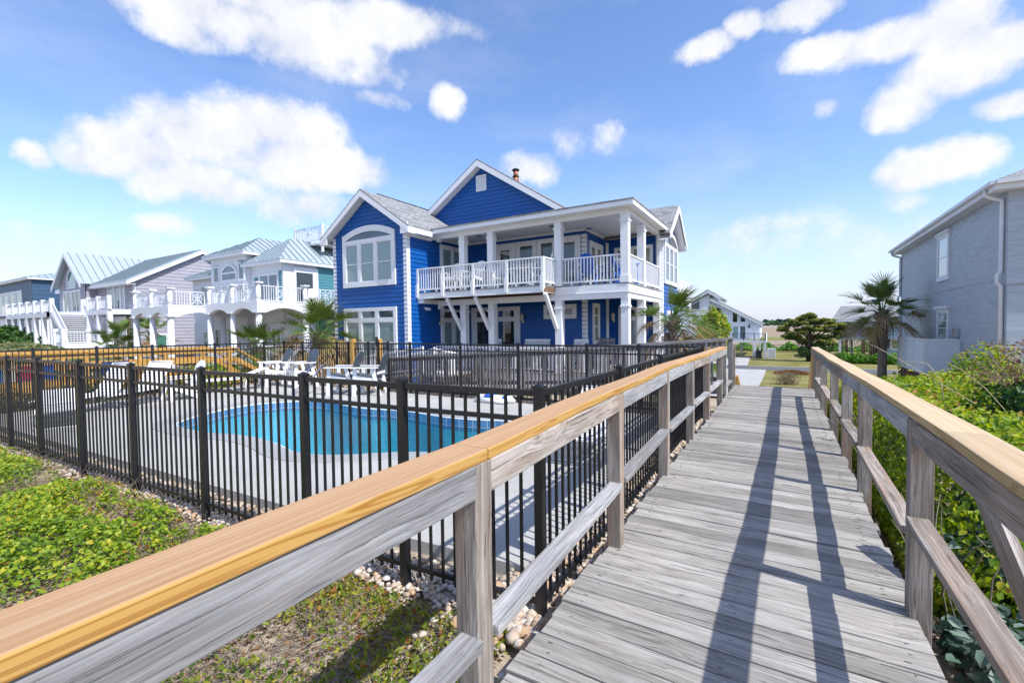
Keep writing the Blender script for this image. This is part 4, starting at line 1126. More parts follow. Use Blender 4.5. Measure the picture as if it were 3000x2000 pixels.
H.window((-7.65, YK, 2.92), ux, nf, 1.0, 2.06, trim=.21, mat='glass_mid', rails=(.55,), lowmat='glass_dark')
H.window((-11.80, YK, LF + .02), ux, nf, 2.46, 2.45, cols=(1, 1), trim=.16, mat='glass_dark', name='french_door', mull=.06, sash=.13, transom=.26, tmat='glass_dark')
m = MB(); m.box(-10.66, -10.62, YK - .10, YK - .05, .82, 1.0); m.box(-10.66, -10.52, YK - .115, YK - .095, .90, .92); H.put(m, 'door_handle', M['steel'])
H.window((-8.24, YK, 1.80), ux, nf, 1.40, .56, trim=.13, mat='glass_mid')
H.window((XC, 16.62, 2.92), uy, nr, 1.45, 1.88, cols=(1, 1), trim=.12, mat='glass_shade', name='french_door', mull=.05, sash=.10)
H.window((XC, 16.93, .78), uy, nr, .74, 1.62, rails=(.42, .74), trim=.12, mat='glass_shade', sash=.04)
H.window((-6.12, Y2 - .2, 2.92), ux, nf, 1.60, 1.83, cols=(1, 1.2), rails=(.62,), trim=.10, mat='glass_shade', mull=.10, name='sliding_door', lowmat='glass_mid')
H.window((-5.95, Y2 - .2, LF + .02), ux, nf, .92, 2.36, trim=.11, mat='glass_blind', name='porch_door', sash=.09, transom=.27, tmat='glass_dark')
H.window((XE, 18.80, 3.18), uy, nr, 2.62, 1.78, cols=(1, 1, 1), rails=(.52,), trim=.13, mat='glass_mid', arch=.42, mull=.12, transom=.0001, tmat='glass_mid')
H.window((XE, 19.25, .1), uy, nr, 1.7, 2.0, cols=(1, 1), rails=(.5,), trim=.13, mat='glass_mid')
m = MB(); m.box(-11.43, -10.95, YK - .04, YK - .012, 7.37, 8.02)
vt = H.put(m, 'gable_vent', M['screen'])
m = MB()
for i in range(11): z = 7.43 + i * .05; m.beam((-11.37, YK - .045, z), (-11.01, YK - .045, z), .004, .03, up=(0, -.7, .7))
m.box(-11.45, -11.41, YK - .06, YK - .01, 7.36, 8.03); m.box(-10.97, -10.93, YK - .06, YK - .01, 7.36, 8.03); m.box(-11.41, -10.97, YK - .06, YK - .01, 7.98, 8.03); m.box(-11.41, -10.97, YK - .06, YK - .01, 7.36, 7.41); m.build('louvre', M['white'], vt)
wall_lamp(H, XW + .02, 14.62, 1.74, nr); wall_lamp(H, -9.18, YK - .02, 1.77, nf); wall_lamp(H, -6.16, Y2 - .22, 1.77, nf)
m = MB(); c = V((XW + .05, 13.72, 2.30)); m.tube([c - V((.04, 0, 0)), c], .05, 8)
for dy in (-.07, .07): m.tube([c + V((.02, dy * .4, 0)), c + V((.11, dy, -.03)), c + V((.19, dy * 1.2, -.06))], [.03, .045, .055], 8)
H.put(m, 'flood_light', M['white'])
# flue
m = MB(); fx, fy = -10.48, 18.0; m.tube([(fx, fy, 7.9), (fx, fy, 8.26), (fx, fy, 8.30)], [.20, .12, .11], 10); m.tube([(fx, fy, 8.3), (fx, fy, 8.58)], .11, 10)
fl_ = H.put(m, 'flue', M['copper'])
m = MB(); m.tube([(fx, fy, 8.30), (fx, fy, 8.33)], .16, 10); m.tube([(fx, fy, 8.58), (fx, fy, 8.62), (fx, fy, 8.66)], [.17, .18, .13], 10); m.build('flue_cap', M['dark'], fl_)
# rear deck screens seen past the right-hand corner
m = MB(); m.box(XE - .5, XE + .02, yb_ + .3, 24.8, 3.52, 3.6); 
for i in range(16): y = yb_ + .35 + i * .19; m.box(XE - .01, XE + .01, y, y + .14, 2.6, 3.52)
m.box(XE - 2, XE + .03, yb_ + .2, 24.9, 2.45, 2.6)
m.box(XE - .05, XE + .05, 24.75, 24.85, GB - 1.6, 3.5); m.box(XE - .05, XE + .05, 22.9, 23.0, GB - 1.6, 2.5)
m.box(XE - .01, XE + .02, 22.2, 24.8, GB + .3, GB + 1.2)
H.put(m, 'rear_deck', M['white'])

# white stair and ramp railings at the near corner of the porch
W = House('porch_ramp', 'white ramp with picket railings running along the front of the blue wing', 'ramp', (-12.6, 12.3, -.7))
m = MB(); m.beam((-15.0, 12.25, -.62), (-11.4, 12.25, -.16), .9, .06); m.box(-11.4, -10.0, 11.95, 14.1, -.2, -.14); W.put(m, 'ramp_floor', M['railgrey'])
balustrade(W, 'ramp_railing', (-15.0, 12.66, -.56), (-11.5, 12.66, -.12), top=.88, sp=.13, bw=.05, tw=.09, th=.06)
balustrade(W, 'ramp_railing', (-11.35, 11.95, -.32), (-10.3, 11.95, -.10), top=.88, sp=.13, bw=.05, tw=.09, th=.06)
balustrade(W, 'ramp_railing', (-10.25, 11.95, -.10), (-10.05, 12.9, -.3), top=.88, sp=.13, bw=.05, tw=.09, th=.06)
for x, y, z in ((-15.0, 12.66, -.56), (-11.45, 12.66, -.12), (-11.4, 11.95, -.32), (-10.27, 11.95, -.1)):
    m = MB(); m.box(x - .05, x + .05, y - .05, y + .05, z - .3, z + .95); W.put(m, 'post', M['white'])

# grey timber ramp between the pool gate and the boardwalk
G = House('timber_ramp', 'weathered grey timber ramp with close balusters rising behind the pool fence to the boardwalk', 'ramp', (-6, 11, -.7))
capz = lambda x: float(np.interp(x, [-11, -7.95, -4.3, -1.8, -.9], [.56, .74, .95, 1.14, 1.20]))
flz = lambda x: capz(x) - 1.0
for yy, lab in ((10.4, 'near'), (11.85, 'far')):
    xa, xb = -10.9, -1.02
    m = MB(); board(m, [(x, yy, capz(x)) for x in np.linspace(xa, xb, 12)], .15, .04); G.put(m, 'cap_rail', M['rampwood'])
    m = MB()
    for xs_ in (np.linspace(xa, xb, 7)[:-1] if lab == 'near' else []):
        x2 = xs_ + (xb - xa) / 6; m.beam((xs_, yy, capz(xs_) - .09), (x2, yy, capz(x2) - .09), .038, .09); m.beam((xs_, yy, capz(xs_) - .83), (x2, yy, capz(x2) - .83), .038, .09)
        m.beam((xs_, yy + .01, flz(xs_) - .07), (x2, yy + .01, flz(x2) - .07), .04, .15)
    if m.v: G.put(m, 'rail', M['rampwood'])
    m = MB(); x = xa + .1 if lab == 'near' else xb
    while x < xb - .05:
        m.box(x - .02, x + .02, yy - .065, yy - .025, flz(x) - .05, capz(x) - .045); x += .108
    if m.v: G.put(m, 'baluster', M['rampwood'])
    for x in (-10.85, -8.55, -7.3, -6.0, -4.6, -3.2, -1.08):
        m = MB(); m.box(x - .048, x + .048, yy + .022, yy + .118, -.95, capz(x) - .04); G.put(m, 'post', M['rampwood'])
m = MB(); x = -10.9
while x < -1.05:
    m.box(x, x + .135, 10.42, 11.83, flz(x) - .036, flz(x)); x += .141
G.put(m, 'ramp_deck', M['deckwood'])
m = MB(); m.box(-10.6, -1.1, 10.3, 10.34, -.70, -.43); G.put(m, 'retaining_board', M['rampwood'])
# ------------------------------------------------------------------ neighbouring houses
M['metal'] = plain('standing_seam_metal', (.43, .50, .52), .35, .05, 1.5, metal=.25)
M['metal_dark'] = plain('seam_edge', (.11, .15, .175), .5, .1)
def seam_roof(h, name, pts, ud, pitch=.5, mat='metal'):
    """standing-seam slope: pts = top polygon, ud = eave direction"""
    pts = [V(p) for p in pts]; n = (pts[1] - pts[0]).cross(pts[2] - pts[0]).normalized()
    if n.z < 0: n = -n
    u = V(ud).normalized(); v = n.cross(u); o = pts[0]
    m = MB(); roof_quad(m, pts, .07, ud)
    r = h.put(m, name, M[mat])
    P2 = [((p - o).dot(u), (p - o).dot(v)) for p in pts]
    a0 = min(p[0] for p in P2); a1 = max(p[0] for p in P2); k = MB(); a = a0 + pitch * .5
    while a < a1:
        ys_ = []
        for i in range(len(P2)):
            p, q = P2[i], P2[(i + 1) % len(P2)]
            if (p[0] - a) * (q[0] - a) < 0: ys_.append(p[1] + (q[1] - p[1]) * (a - p[0]) / (q[0] - p[0]))
        if len(ys_) == 2 and abs(ys_[0] - ys_[1]) > .15:
            k.beam(o + u * a + v * ys_[0] + n * .02, o + u * a + v * ys_[1] + n * .02, .035, .05, up=n)
        a += pitch
    if k.v: k.build('roof_seam', M['metal_dark'], r)
    return r
def hip(h, x0, x1, y0, y1, z0, z1, ridge_y=True, ov=.45, mat='metal', pitch=.5, fascia='white_far', name='roof'):
    x0 -= ov; x1 += ov; y0 -= ov; y1 += ov
    if ridge_y:
        hw = (x1 - x0) / 2; cx = (x0 + x1) / 2; ra, rb = min(y0 + hw, (y0 + y1) / 2), max(y1 - hw, (y0 + y1) / 2)
        A, B = (cx, ra, z1), (cx, rb, z1)
        F = [([(x0, y0, z0), (x1, y0, z0), A], (1, 0, 0)), ([(x1, y0, z0), (x1, y1, z0), B, A] if rb - ra > .05 else [(x1, y0, z0), (x1, y1, z0), A], (0, 1, 0)), ([(x1, y1, z0), (x0, y1, z0), B], (-1, 0, 0)), ([(x0, y1, z0), (x0, y0, z0), A, B] if rb - ra > .05 else [(x0, y1, z0), (x0, y0, z0), A], (0, -1, 0))]
    else:
        hw = (y1 - y0) / 2; cy = (y0 + y1) / 2; ra, rb = min(x0 + hw, (x0 + x1) / 2), max(x1 - hw, (x0 + x1) / 2)
        A, B = (ra, cy, z1), (rb, cy, z1)
        F = [([(x0, y0, z0), (x1, y0, z0), B, A], (1, 0, 0)), ([(x1, y0, z0), (x1, y1, z0), B], (0, 1, 0)), ([(x1, y1, z0), (x0, y1, z0), A, B], (-1, 0, 0)), ([(x0, y1, z0), (x0, y0, z0), A], (0, -1, 0))]
    for pts, ud in F:
        if mat == 'metal': seam_roof(h, name, pts, ud, pitch)
        else: m = MB(); roof_quad(m, pts, .06, ud); h.put(m, name, M[mat])
    m = MB(); m.box(x0 + .02, x1 - .02, y0 + .02, y0 + .05, z0 - .26, z0 - .072); m.box(x1 - .05, x1 - .02, y0 + .05, y1 - .02, z0 - .26, z0 - .072); m.box(x0 + .02, x0 + .05, y0 + .05, y1, z0 - .26, z0 - .072)
    m.box(x0 + .05, x1 - .05, y0 + .05, y1 - .05, z0 - .25, z0 - .22)
    h.put(m, 'eave', M[fascia])
def round_column(h, x, y, z0, z1, r=.2, cap=True, name='column', mat='white_far'):
    m = MB(); m.tube([(x, y, z0), (x, y, z0 + (z1 - z0) * .35), (x, y, z1)], [r, r * .97, r * .82], 14)
    if cap:
        m.box(x - r * 1.15, x + r * 1.15, y - r * 1.15, y + r * 1.15, z0, z0 + .07); m.tube([(x, y, z0 + .07), (x, y, z0 + .14)], [r * 1.1, r * 1.02], 14)
        m.tube([(x, y, z1 - .09), (x, y, z1 - .05)], [r * .9, r * 1.15], 14); m.box(x - r * 1.35, x + r * 1.35, y - r * 1.35, y + r * 1.35, z1 - .05, z1 + .04)
    h.put(m, name, M[mat])
def starburst_rail(h, p, q, top=.95, sp=.14, star=True, nm='railing', mat='white_far'):
    m = MB(); p, q = V(p), V(q); d = q - p; L = d.length; u = d / L; up = V((0, 0, 1))
    m.beam(p + up * top, q + up * top, .07, .05); m.beam(p + up * .09, q + up * .09, .05, .05)
    c = p + d * .5; s = .40
    n = max(3, int(L / sp))
    for i in range(1, n):
        x = p + d * (i / n)
        if star and abs((x - c).dot(u)) < s: continue
        m.beam(x + up * .09, x + up * top, .032, .032, up=u)
    if star and L > 1.2:
        cc = c + up * (top * .5 + .04); hh = top * .5 - .06
        for sg in (-1, 1): m.beam(c + u * s * sg + up * .09, c + u * s * sg + up * top, .04, .04, up=u)
        for k in range(8):
            a = math.pi * k / 4 + .0; e = (u * math.cos(a) * s + up * math.sin(a) * hh) * (1.0 if k % 2 == 0 else 1.25)
            m.beam(cc, cc + e, .03, .03, up=u.cross(e))
        for rr in (.34, .68):
            pts = [cc + u * math.cos(math.pi * k / 8) * s * rr + up * math.sin(math.pi * k / 8) * hh * rr for k in range(17)]
            m.tube(pts, .017, 5, caps=False)
    h.put(m, nm, M[mat])
def arch_beam(h, o, u, L, z0, z1, spans, rise=.28, w=.28, mat='white_far'):
    """beam with shallow arched cut-outs between columns"""
    pl = [(0, z1), (0, z0)]
    for a, b in spans:
        for k in range(9):
            t = k / 8; pl.append((a + (b - a) * t, z0 + rise * (1 - (2 * t - 1) ** 2) if 0 < k < 8 else z0))
    pl += [(L, z0), (L, z1)]
    m = MB(); m.prism(pl, o, u, (0, 0, 1), 0, w); h.put(m, 'terrace_beam', M[mat])

# --- teal house with the starburst railings
T = House('teal_house', 'white and teal house with metal hip roofs, starburst railings and a rooftop widow walk', 'house', (-31, 19, -1.2))
def wallbox(h, name, mat, x0, x1, y0, y1, z0, z1, e=.2, faces='fr'):
    m = MB(); m.box(x0 + .03, x1 - .03, y0 + .03, y1, z0, z1); h.put(m, 'wall_core', M[mat])
    m = MB()
    if 'f' in faces: siding(m, [(x0, z0), (x1, z0), (x1, z1), (x0, z1)], (0, y0, 0), ux, nf, e)
    if 'r' in faces: siding(m, [(y0, z0), (y1, z0), (y1, z1), (y0, z1)], (x1, 0, 0), uy, nr, e)
    h.put(m, name, M[mat])
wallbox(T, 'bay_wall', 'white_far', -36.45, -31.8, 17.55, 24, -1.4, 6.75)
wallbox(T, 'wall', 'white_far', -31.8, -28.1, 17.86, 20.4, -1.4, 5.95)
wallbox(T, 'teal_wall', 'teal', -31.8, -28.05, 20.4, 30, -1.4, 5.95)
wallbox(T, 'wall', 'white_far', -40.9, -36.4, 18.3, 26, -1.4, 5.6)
hip(T, -36.45, -31.8, 17.55, 27, 6.95, 8.45)
hip(T, -31.9, -28.1, 17.86, 30, 6.12, 7.95)
hip(T, -40.9, -36.4, 18.3, 27, 5.75, 7.1)
hip(T, -40, -30, 21, 31, 6.2, 8.0, name='rear_roof')
m = MB(); 
for x, y in ((-31.2, 20.9), (-28.1, 20.9), (-31.2, 24.5), (-28.1, 24.5)): m.box(x - .07, x + .07, y - .07, y + .07, 7.0, 9.0)
m.box(-31.3, -28.0, 20.8, 24.6, 7.55, 7.65); T.put(m, 'widow_walk', M['white_far'])
starburst_rail(T, (-31.2, 20.9, 7.8), (-28.1, 20.9, 7.8), 1.05); starburst_rail(T, (-28.1, 20.9, 7.8), (-28.1, 24.5, 7.8), 1.05); starburst_rail(T, (-31.2, 20.9, 7.8), (-31.2, 24.5, 7.8), 1.05)
T.window((-35.0, 17.55, 4.95), ux, nf, 2.1, .75, trim=.14, mat='glass_mid', arch=.55, tmat='glass_mid', frame_mat='white_far', depth=.09)
T.window((-36.1, 17.55, 4.95), ux, nf, .85, 1.25, trim=.1, mat='glass_mid', frame_mat='white_far'); T.window((-32.75, 17.55, 4.95), ux, nf, .8, 1.3, trim=.1, mat='glass_mid', frame_mat='white_far')
T.window((-36.0, 17.55, 3.2), ux, nf, 3.9, 1.55, cols=(1, 1, 1, 1), trim=.1, mat='glass_mid', mull=.14, frame_mat='white_far')
m = MB(); m.box(-36.05, -35.35, 17.50, 17.53, 6.05, 6.25); m.box(-32.7, -32.05, 17.50, 17.53, 6.1, 6.35); T.put(m, 'teal_panel', M['teal'])
T.window((-30.75, 17.86, 3.2), ux, nf, 2.2, 2.1, cols=(1, 1), trim=.12, mat='glass_mid', mull=.1, frame_mat='white_far', name='sliding_door')
m = MB(); m.box(-31.3, -30.95, 17.80, 17.84, 3.6, 5.1); m.box(-28.45, -28.2, 17.80, 17.84, 3.2, 5.4); T.put(m, 'shutter', M['teal'])
T.window((-39.6, 18.3, 3.1), ux, nf, 2.2, 2.0, cols=(1, 1), trim=.12, mat='glass_mid', frame_mat='white_far', name='sliding_door')
m = MB(); m.box(-28.11, -28.05, 18.75, 20.0, 3.2, 5.35); T.put(m, 'porch_opening_shade', M['glass_dark'])  # flat dark panel painted in for the shade inside the open porch
m = MB(); m.box(-28.08, -28.0, 18.6, 18.75, 3.15, 5.7); m.box(-28.08, -28.0, 20.0, 20.42, 3.15, 5.7); m.box(-28.09, -28.01, 18.6, 20.4, 5.35, 5.7); T.put(m, 'opening_trim', M['white_far'])
# terraces
for (x0, x1, y0, y1, zf) in ((-31.78, -25.92, 14.86, 26, 3.15), (-37.0, -31.78, 12.82, 18.3, 3.0)):
    m = MB(); m.box(x0 + .02, x1 - .02, y0 + .3, y1, zf - .12, zf); T.put(m, 'terrace_floor', M['white_far'])
    L = x1 - x0; cs = np.linspace(.2, L - .2, 3)
    arch_beam(T, (x0, y0, 0), (1, 0, 0), L, zf - .62, zf + .02, [(cs[i] + .3, cs[i + 1] - .3) for i in range(2)], w=-.28)
    L2 = y1 - y0; c2 = np.arange(.2, L2, 3.0)
    arch_beam(T, (x1 + .004, y0 + .02, 0), (0, 1, 0), L2, zf - .62, zf + .015, [(c2[i] + .3, c2[i + 1] - .3) for i in range(len(c2) - 1)], w=-.28)
    for c in cs:
        round_column(T, x0 + c, y0 + .2, -1.5, zf - .58, .20); round_column(T, x0 + c, y0 + .2, zf, zf + 1.12, .15, name='short_column')
    for c in c2[1:4]:
        round_column(T, x1 - .2, y0 + c, -1.5, zf - .58, .20); round_column(T, x1 - .2, y0 + c, zf, zf + 1.12, .15, name='short_column')
    for i in range(2): starburst_rail(T, (x0 + cs[i] + .2, y0 + .2, zf), (x0 + cs[i + 1] - .2, y0 + .2, zf))
    for i in range(min(3, len(c2) - 1)): starburst_rail(T, (x1 - .2, y0 + c2[i] + .2, zf), (x1 - .2, y0 + c2[i + 1] - .2, zf))
# ground floor
for x in (-36.0, -34.2, -30.9, -29.4): T.window((x, 17.5 if x < -31.8 else 17.80, -.9), ux, nf, 1.1, 2.6, cols=(1, 1), trim=.1, mat='glass_mid', frame_mat='white_far')
T.window((-39.3, 18.25, -1.0), ux, nf, 1.3, 2.5, trim=.12, mat='glass_green', frame_mat='white_far', name='door')
m = MB(); m.box(-31.7, -25.95, 14.7, 14.85, -1.6, -.55); m.box(-26.1, -25.95, 14.85, 27, -1.6, -.5); T.put(m, 'planter_wall', M['white_far'])
for i in range(3): starburst_rail(T, (-31.5 + i * 1.85, 14.78, -.55), (-29.75 + i * 1.85, 14.78, -.55), 1.0)
for i in range(3): starburst_rail(T, (-26.0, 15.1 + i * 2.9, -.5), (-26.0, 17.8 + i * 2.9, -.5), 1.05)
for i in range(3): starburst_rail(T, (-36.6 + i * 1.6, 12.95, -1.0), (-35.1 + i * 1.6, 12.95, -1.0), .9)

# white lattice screen between the two lots
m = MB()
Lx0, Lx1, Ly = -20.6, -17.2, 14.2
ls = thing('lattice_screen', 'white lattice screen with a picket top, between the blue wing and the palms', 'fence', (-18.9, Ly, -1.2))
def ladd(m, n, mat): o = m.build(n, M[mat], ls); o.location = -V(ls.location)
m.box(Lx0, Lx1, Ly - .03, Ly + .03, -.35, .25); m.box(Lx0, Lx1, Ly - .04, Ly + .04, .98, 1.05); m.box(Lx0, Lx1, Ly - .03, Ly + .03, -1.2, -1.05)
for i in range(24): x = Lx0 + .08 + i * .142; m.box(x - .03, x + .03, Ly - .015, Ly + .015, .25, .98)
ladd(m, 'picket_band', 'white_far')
m = MB()
for i in range(-7, 32):
    x = Lx0 + i * .12
    for s in (1, -1):
        a = V((x, Ly - .008 * s, -1.05)); c = V((x + .72 * s, Ly - .008 * s, -.35))
        if Lx0 <= min(a.x, c.x) and max(a.x, c.x) <= Lx1: m.beam(a, c, .01, .035, up=(0, 1, 0))
ladd(m, 'lattice', 'white_far')
m = MB(); m.box(Lx0 + .05, Lx1 - .05, Ly + .03, Ly + .06, -1.2, -.35); ladd(m, 'backing', 'dark')

# --- lavender shingled house
Lv = House('lavender_house', 'lavender shingled house with pale metal roofs, an arched gable window and white stairs', 'house', (-54, 20, -1.0))
xg = -46.3; yg0, yg1 = 16.3, 26.6; ygc = (yg0 + yg1) / 2
m = MB(); siding(m, [(yg0, -1.2), (yg1, -1.2), (yg1, 5.95), (ygc, 8.75), (yg0, 5.95)], (xg, 0, 0), uy, nr, .30, .03); Lv.put(m, 'gable_wall', M['lavender'])
m = MB(); siding(m, [(-62, -1.2), (xg, -1.2), (xg, 5.95), (-62, 5.95)], (0, yg0, 0), ux, nf, .30, .03); Lv.put(m, 'front_wall', M['lavender'])
m = MB(); m.box(-62, xg - .05, yg0 + .05, yg1, -1.2, 5.9); Lv.put(m, 'wall_core', M['lavender'])
seam_roof(Lv, 'roof', [(-63, yg0 - .6, 5.75), (xg + .4, yg0 - .6, 5.75), (xg + .4, ygc, 9.0), (-63, ygc, 9.0)], ux, .6)
seam_roof(Lv, 'roof', [(-63, yg1 + .6, 5.75), (xg + .4, yg1 + .6, 5.75), (xg + .4, ygc, 9.0), (-63, ygc, 9.0)], ux, .6)
m = MB()
m.prism([(yg0 - .6, 5.66), (ygc, 8.91), (yg1 + .6, 5.66), (yg1 + .6, 5.36), (ygc, 8.58), (yg0 - .6, 5.36)], (xg + .36, 0, 0), uy, (0, 0, 1), 0, .05); m.box(-63, xg + .36, yg0 - .62, yg0 - .57, 5.42, 5.66); m.box(-63, xg + .36, yg0 - .57, yg0, 5.40, 5.44)
Lv.put(m, 'rake_board', M['white_far'])
gx0, gx1, gy = -60.9, -54.2, 15.5; gcx = (gx0 + gx1) / 2
m = MB(); siding(m, [(gx0, -1.0), (gx1, -1.0), (gx1, 6.0), (gcx, 8.6), (gx0, 6.0)], (0, gy, 0), ux, nf, .30, .03); Lv.put(m, 'dormer_wall', M['lavender'])
m = MB(); m.box(gx0, gx1, gy + .05, yg0, -1, 5.9); Lv.put(m, 'wall_core', M['lavender'])
for s in (-1, 1):
    hw = (gx1 - gx0) / 2 + .5; seam_roof(Lv, 'dormer_roof', [(gcx, gy - .5, 9.0), (gcx, ygc, 9.0), (gcx + s * hw, ygc, 9.0 - .80 * hw), (gcx + s * hw, gy - .5, 9.0 - .80 * hw)], uy, .6)
m = MB(); hw = (gx1 - gx0) / 2 + .5
m.prism([(gcx - hw, 8.9 - .8 * hw), (gcx, 8.9), (gcx + hw, 8.9 - .8 * hw), (gcx + hw, 8.55 - .8 * hw), (gcx, 8.5), (gcx - hw, 8.55 - .8 * hw)], (0, gy - .48, 0), ux, (0, 0, 1), 0, .05); Lv.put(m, 'rake_board', M['white_far'])
Lv.window((gcx - 1.15, gy, 5.6), ux, nf, 2.3, .75, trim=.13, mat='glass_green', arch=1.05, tmat='glass_green', frame_mat='white_far')
Lv.window((gcx - 2.3, gy, 3.3), ux, nf, 2.2, 2.15, cols=(1, 1), trim=.14, mat='glass_dark', frame_mat='white_far', name='sliding_door'); Lv.window((gcx + .05, gy, 3.3), ux, nf, 2.2, 2.15, cols=(1, 1), trim=.14, mat='glass_dark', frame_mat='white_far', name='sliding_door')
Lv.window((-51.6, yg0, 3.3), ux, nf, 3.6, 2.3, cols=(1, 1, .6), trim=.2, mat='glass_mid', mull=.25, frame_mat='white_far', name='sliding_door')
m = MB(); m.box(xg - .12, xg + .03, yg0 - .05, yg0 - .03, -1, 5.6); m.box(xg + .0, xg + .04, yg0 - .05, yg0 + .1, -1, 5.6); Lv.put(m, 'corner_trim', M['white_far'])
Lv.window((xg, 17.6, -1.0), uy, nr, 1.0, 2.3, trim=.12, mat='glass_green', frame_mat='white_far', name='door')
def lv_deck(x0, x1, y0, y1, zf, posts):
    m = MB(); m.box(x0, x1, y0, y1, zf - .4, zf); Lv.put(m, 'deck', M['white_far'])
    n = posts
    for i in range(n + 1):
        x = x0 + (x1 - x0) * i / n; m = MB(); m.box(x - .16, x + .16, y0 - .02, y0 + .30, -1.4, zf - .4); m.box(x - .13, x + .13, y0 - .0, y0 + .26, zf, zf + 1.12); Lv.put(m, 'deck_post', M['white_far'])
        if i < n: starburst_rail(Lv, (x + .2, y0 + .1, zf), (x + (x1 - x0) / n - .2, y0 + .1, zf), .98, .17, star=False)
lv_deck(-66.5, -53.4, 12.9, 15.5, 3.25, 6); lv_deck(-51.0, -46.6, 14.6, 16.3, 3.35, 2)
m = MB(); m.box(-54.2, -52.9, 12.9, 15.5, 2.85, 3.25)
for i in range(14): m.box(-53.0 + i * .25, -52.7 + i * .25, 13.0, 14.9, 3.02 - i * .18, 3.08 - i * .18)
for y in (12.95, 14.95): m.beam((-53.0, y, 3.05), (-49.5, y, .60), .08, .35)
m.box(-49.6, -47.7, 12.2, 15.2, .25, .62); m.box(-47.75, -47.7, 12.2, 15.2, -.7, .25); m.box(-49.6, -47.75, 12.2, 12.25, -.7, .25)
Lv.put(m, 'stair', M['white_far'])
for y in (12.95, 14.95): starburst_rail(Lv, (-52.9, y, 3.2), (-49.6, y, .72), .95, .2, star=False, nm='stair_railing')
for p, q in (((-49.5, 12.25, .62), (-47.8, 12.25, .62)), ((-47.75, 12.3, .62), (-47.75, 13.6, .62))): starburst_rail(Lv, p, q, .95, .17, star=False)
for x, y in ((-49.55, 12.25), (-47.75, 12.25), (-47.75, 13.7), (-49.5, 14.95)):
    m = MB(); m.box(x - .14, x + .14, y - .14, y + .14, -.7, 1.8); Lv.put(m, 'stair_post', M['white_far'])
for x, y in ((-53.0, 12.95), (-53.0, 14.95)):
    m = MB(); m.box(x - .14, x + .14, y - .14, y + .14, 3.2, 4.4); Lv.put(m, 'stair_post', M['white_far'])
m = MB(); m.box(-66, -47, 15.9, 15.95, -1, 2.8); Lv.put(m, 'underdeck_lattice', M['white_far'])

# --- navy house at the far left
N = House('navy_house', 'long navy blue house with a grey metal roof and wide green tinted windows', 'house', (-84, 18, -1.0))
wallbox(N, 'wall', 'navy', -100, -74, 16.5, 28, 3.4, 7.6, .5); m = MB(); m.box(-100, -74.2, 16.7, 28, -1, 3.4); N.put(m, 'ground_floor', M['white_far'])
hip(N, -100, -74, 16.5, 28, 7.9, 9.6, ridge_y=False, pitch=.7)
for i in range(6): N.window((-94 + i * 2.75, 16.5, 3.7), ux, nf, 2.6, 2.9, trim=.35, rails=(.72,), mat='glass_green', frame_mat='white_far', sash=.05)

# --- grey house on the right
Gy = House('grey_house', 'two storey blue grey stucco house with white gutters and tall narrow windows', 'house', (10, 25, -1.8))
gxw, gy0, gy1 = 5.5, 18.5, 32.2
m = MB(); m.box(gxw, 16, gy0, gy1, -2.6, 2.72); Gy.put(m, 'lower_wall', M['greyhouse'])
m = MB(); m.box(gxw - .02, 16.02, gy0 - .02, gy1 + .02, 2.72, 5.3); Gy.put(m, 'upper_wall', M['greyhouse'])
m = MB(); m.box(gxw - .03, 16.03, gy0 - .035, gy0 - .022, 2.55, 2.9); Gy.put(m, 'band', M['greyhouse'])
hip(Gy, gxw, 16, gy0, gy1, 5.46, 8.2, ridge_y=True, ov=.42, mat='shingle', fascia='white_far')
def gutter(p, q):
    m = MB(); m.beam(p, q, .11, .10); Gy.put(m, 'gutter', M['white_far'])
gutter((gxw - .46, gy0 - .45, 5.40), (gxw - .46, gy1 + .45, 5.40)); gutter((gxw - .40, gy0 - .46, 5.40), (16.4, gy0 - .46, 5.40))
def downpipe(x, y, z0):
    m = MB(); m.tube([(gxw - .44, y, 5.36), (gxw - .44, y, 5.18), (gxw - .30, y, 5.08), (gxw - .08, y, 5.0), (gxw - .075, y, 4.85), (gxw - .075, y, 2.95), (gxw - .15, y, 2.85), (gxw - .15, y, 2.62), (gxw - .06, y, 2.5), (gxw - .055, y, z0)], .055, 10); Gy.put(m, 'downpipe', M['white_far'])
downpipe(0, gy0 + .22, -2.2); downpipe(0, gy1 - .1, -2.2)
for z0, h in ((3.13, 1.85), (.45, 1.58)):
    Gy.window((gxw - (.02 if z0 > 3 else 0), 23.72, z0), (0, 1, 0), (-1, 0, 0), 1.52, h, rails=(.5,), trim=.16, mat='glass_blind', frame_mat='white_far', depth=.06)
    m = MB(); m.box(gxw - .14, gxw - .0, 23.6, 25.36, z0 + h, z0 + h + .09); m.box(gxw - .10, gxw - .0, 23.66, 25.3, z0 + h - .05, z0 + h); Gy.put(m, 'window_head', M['white_far'])
m = MB(); m.box(gxw - .14, gxw - .002, 22.55, 22.85, .92, 1.25); Gy.put(m, 'meter_box', M['steel'])
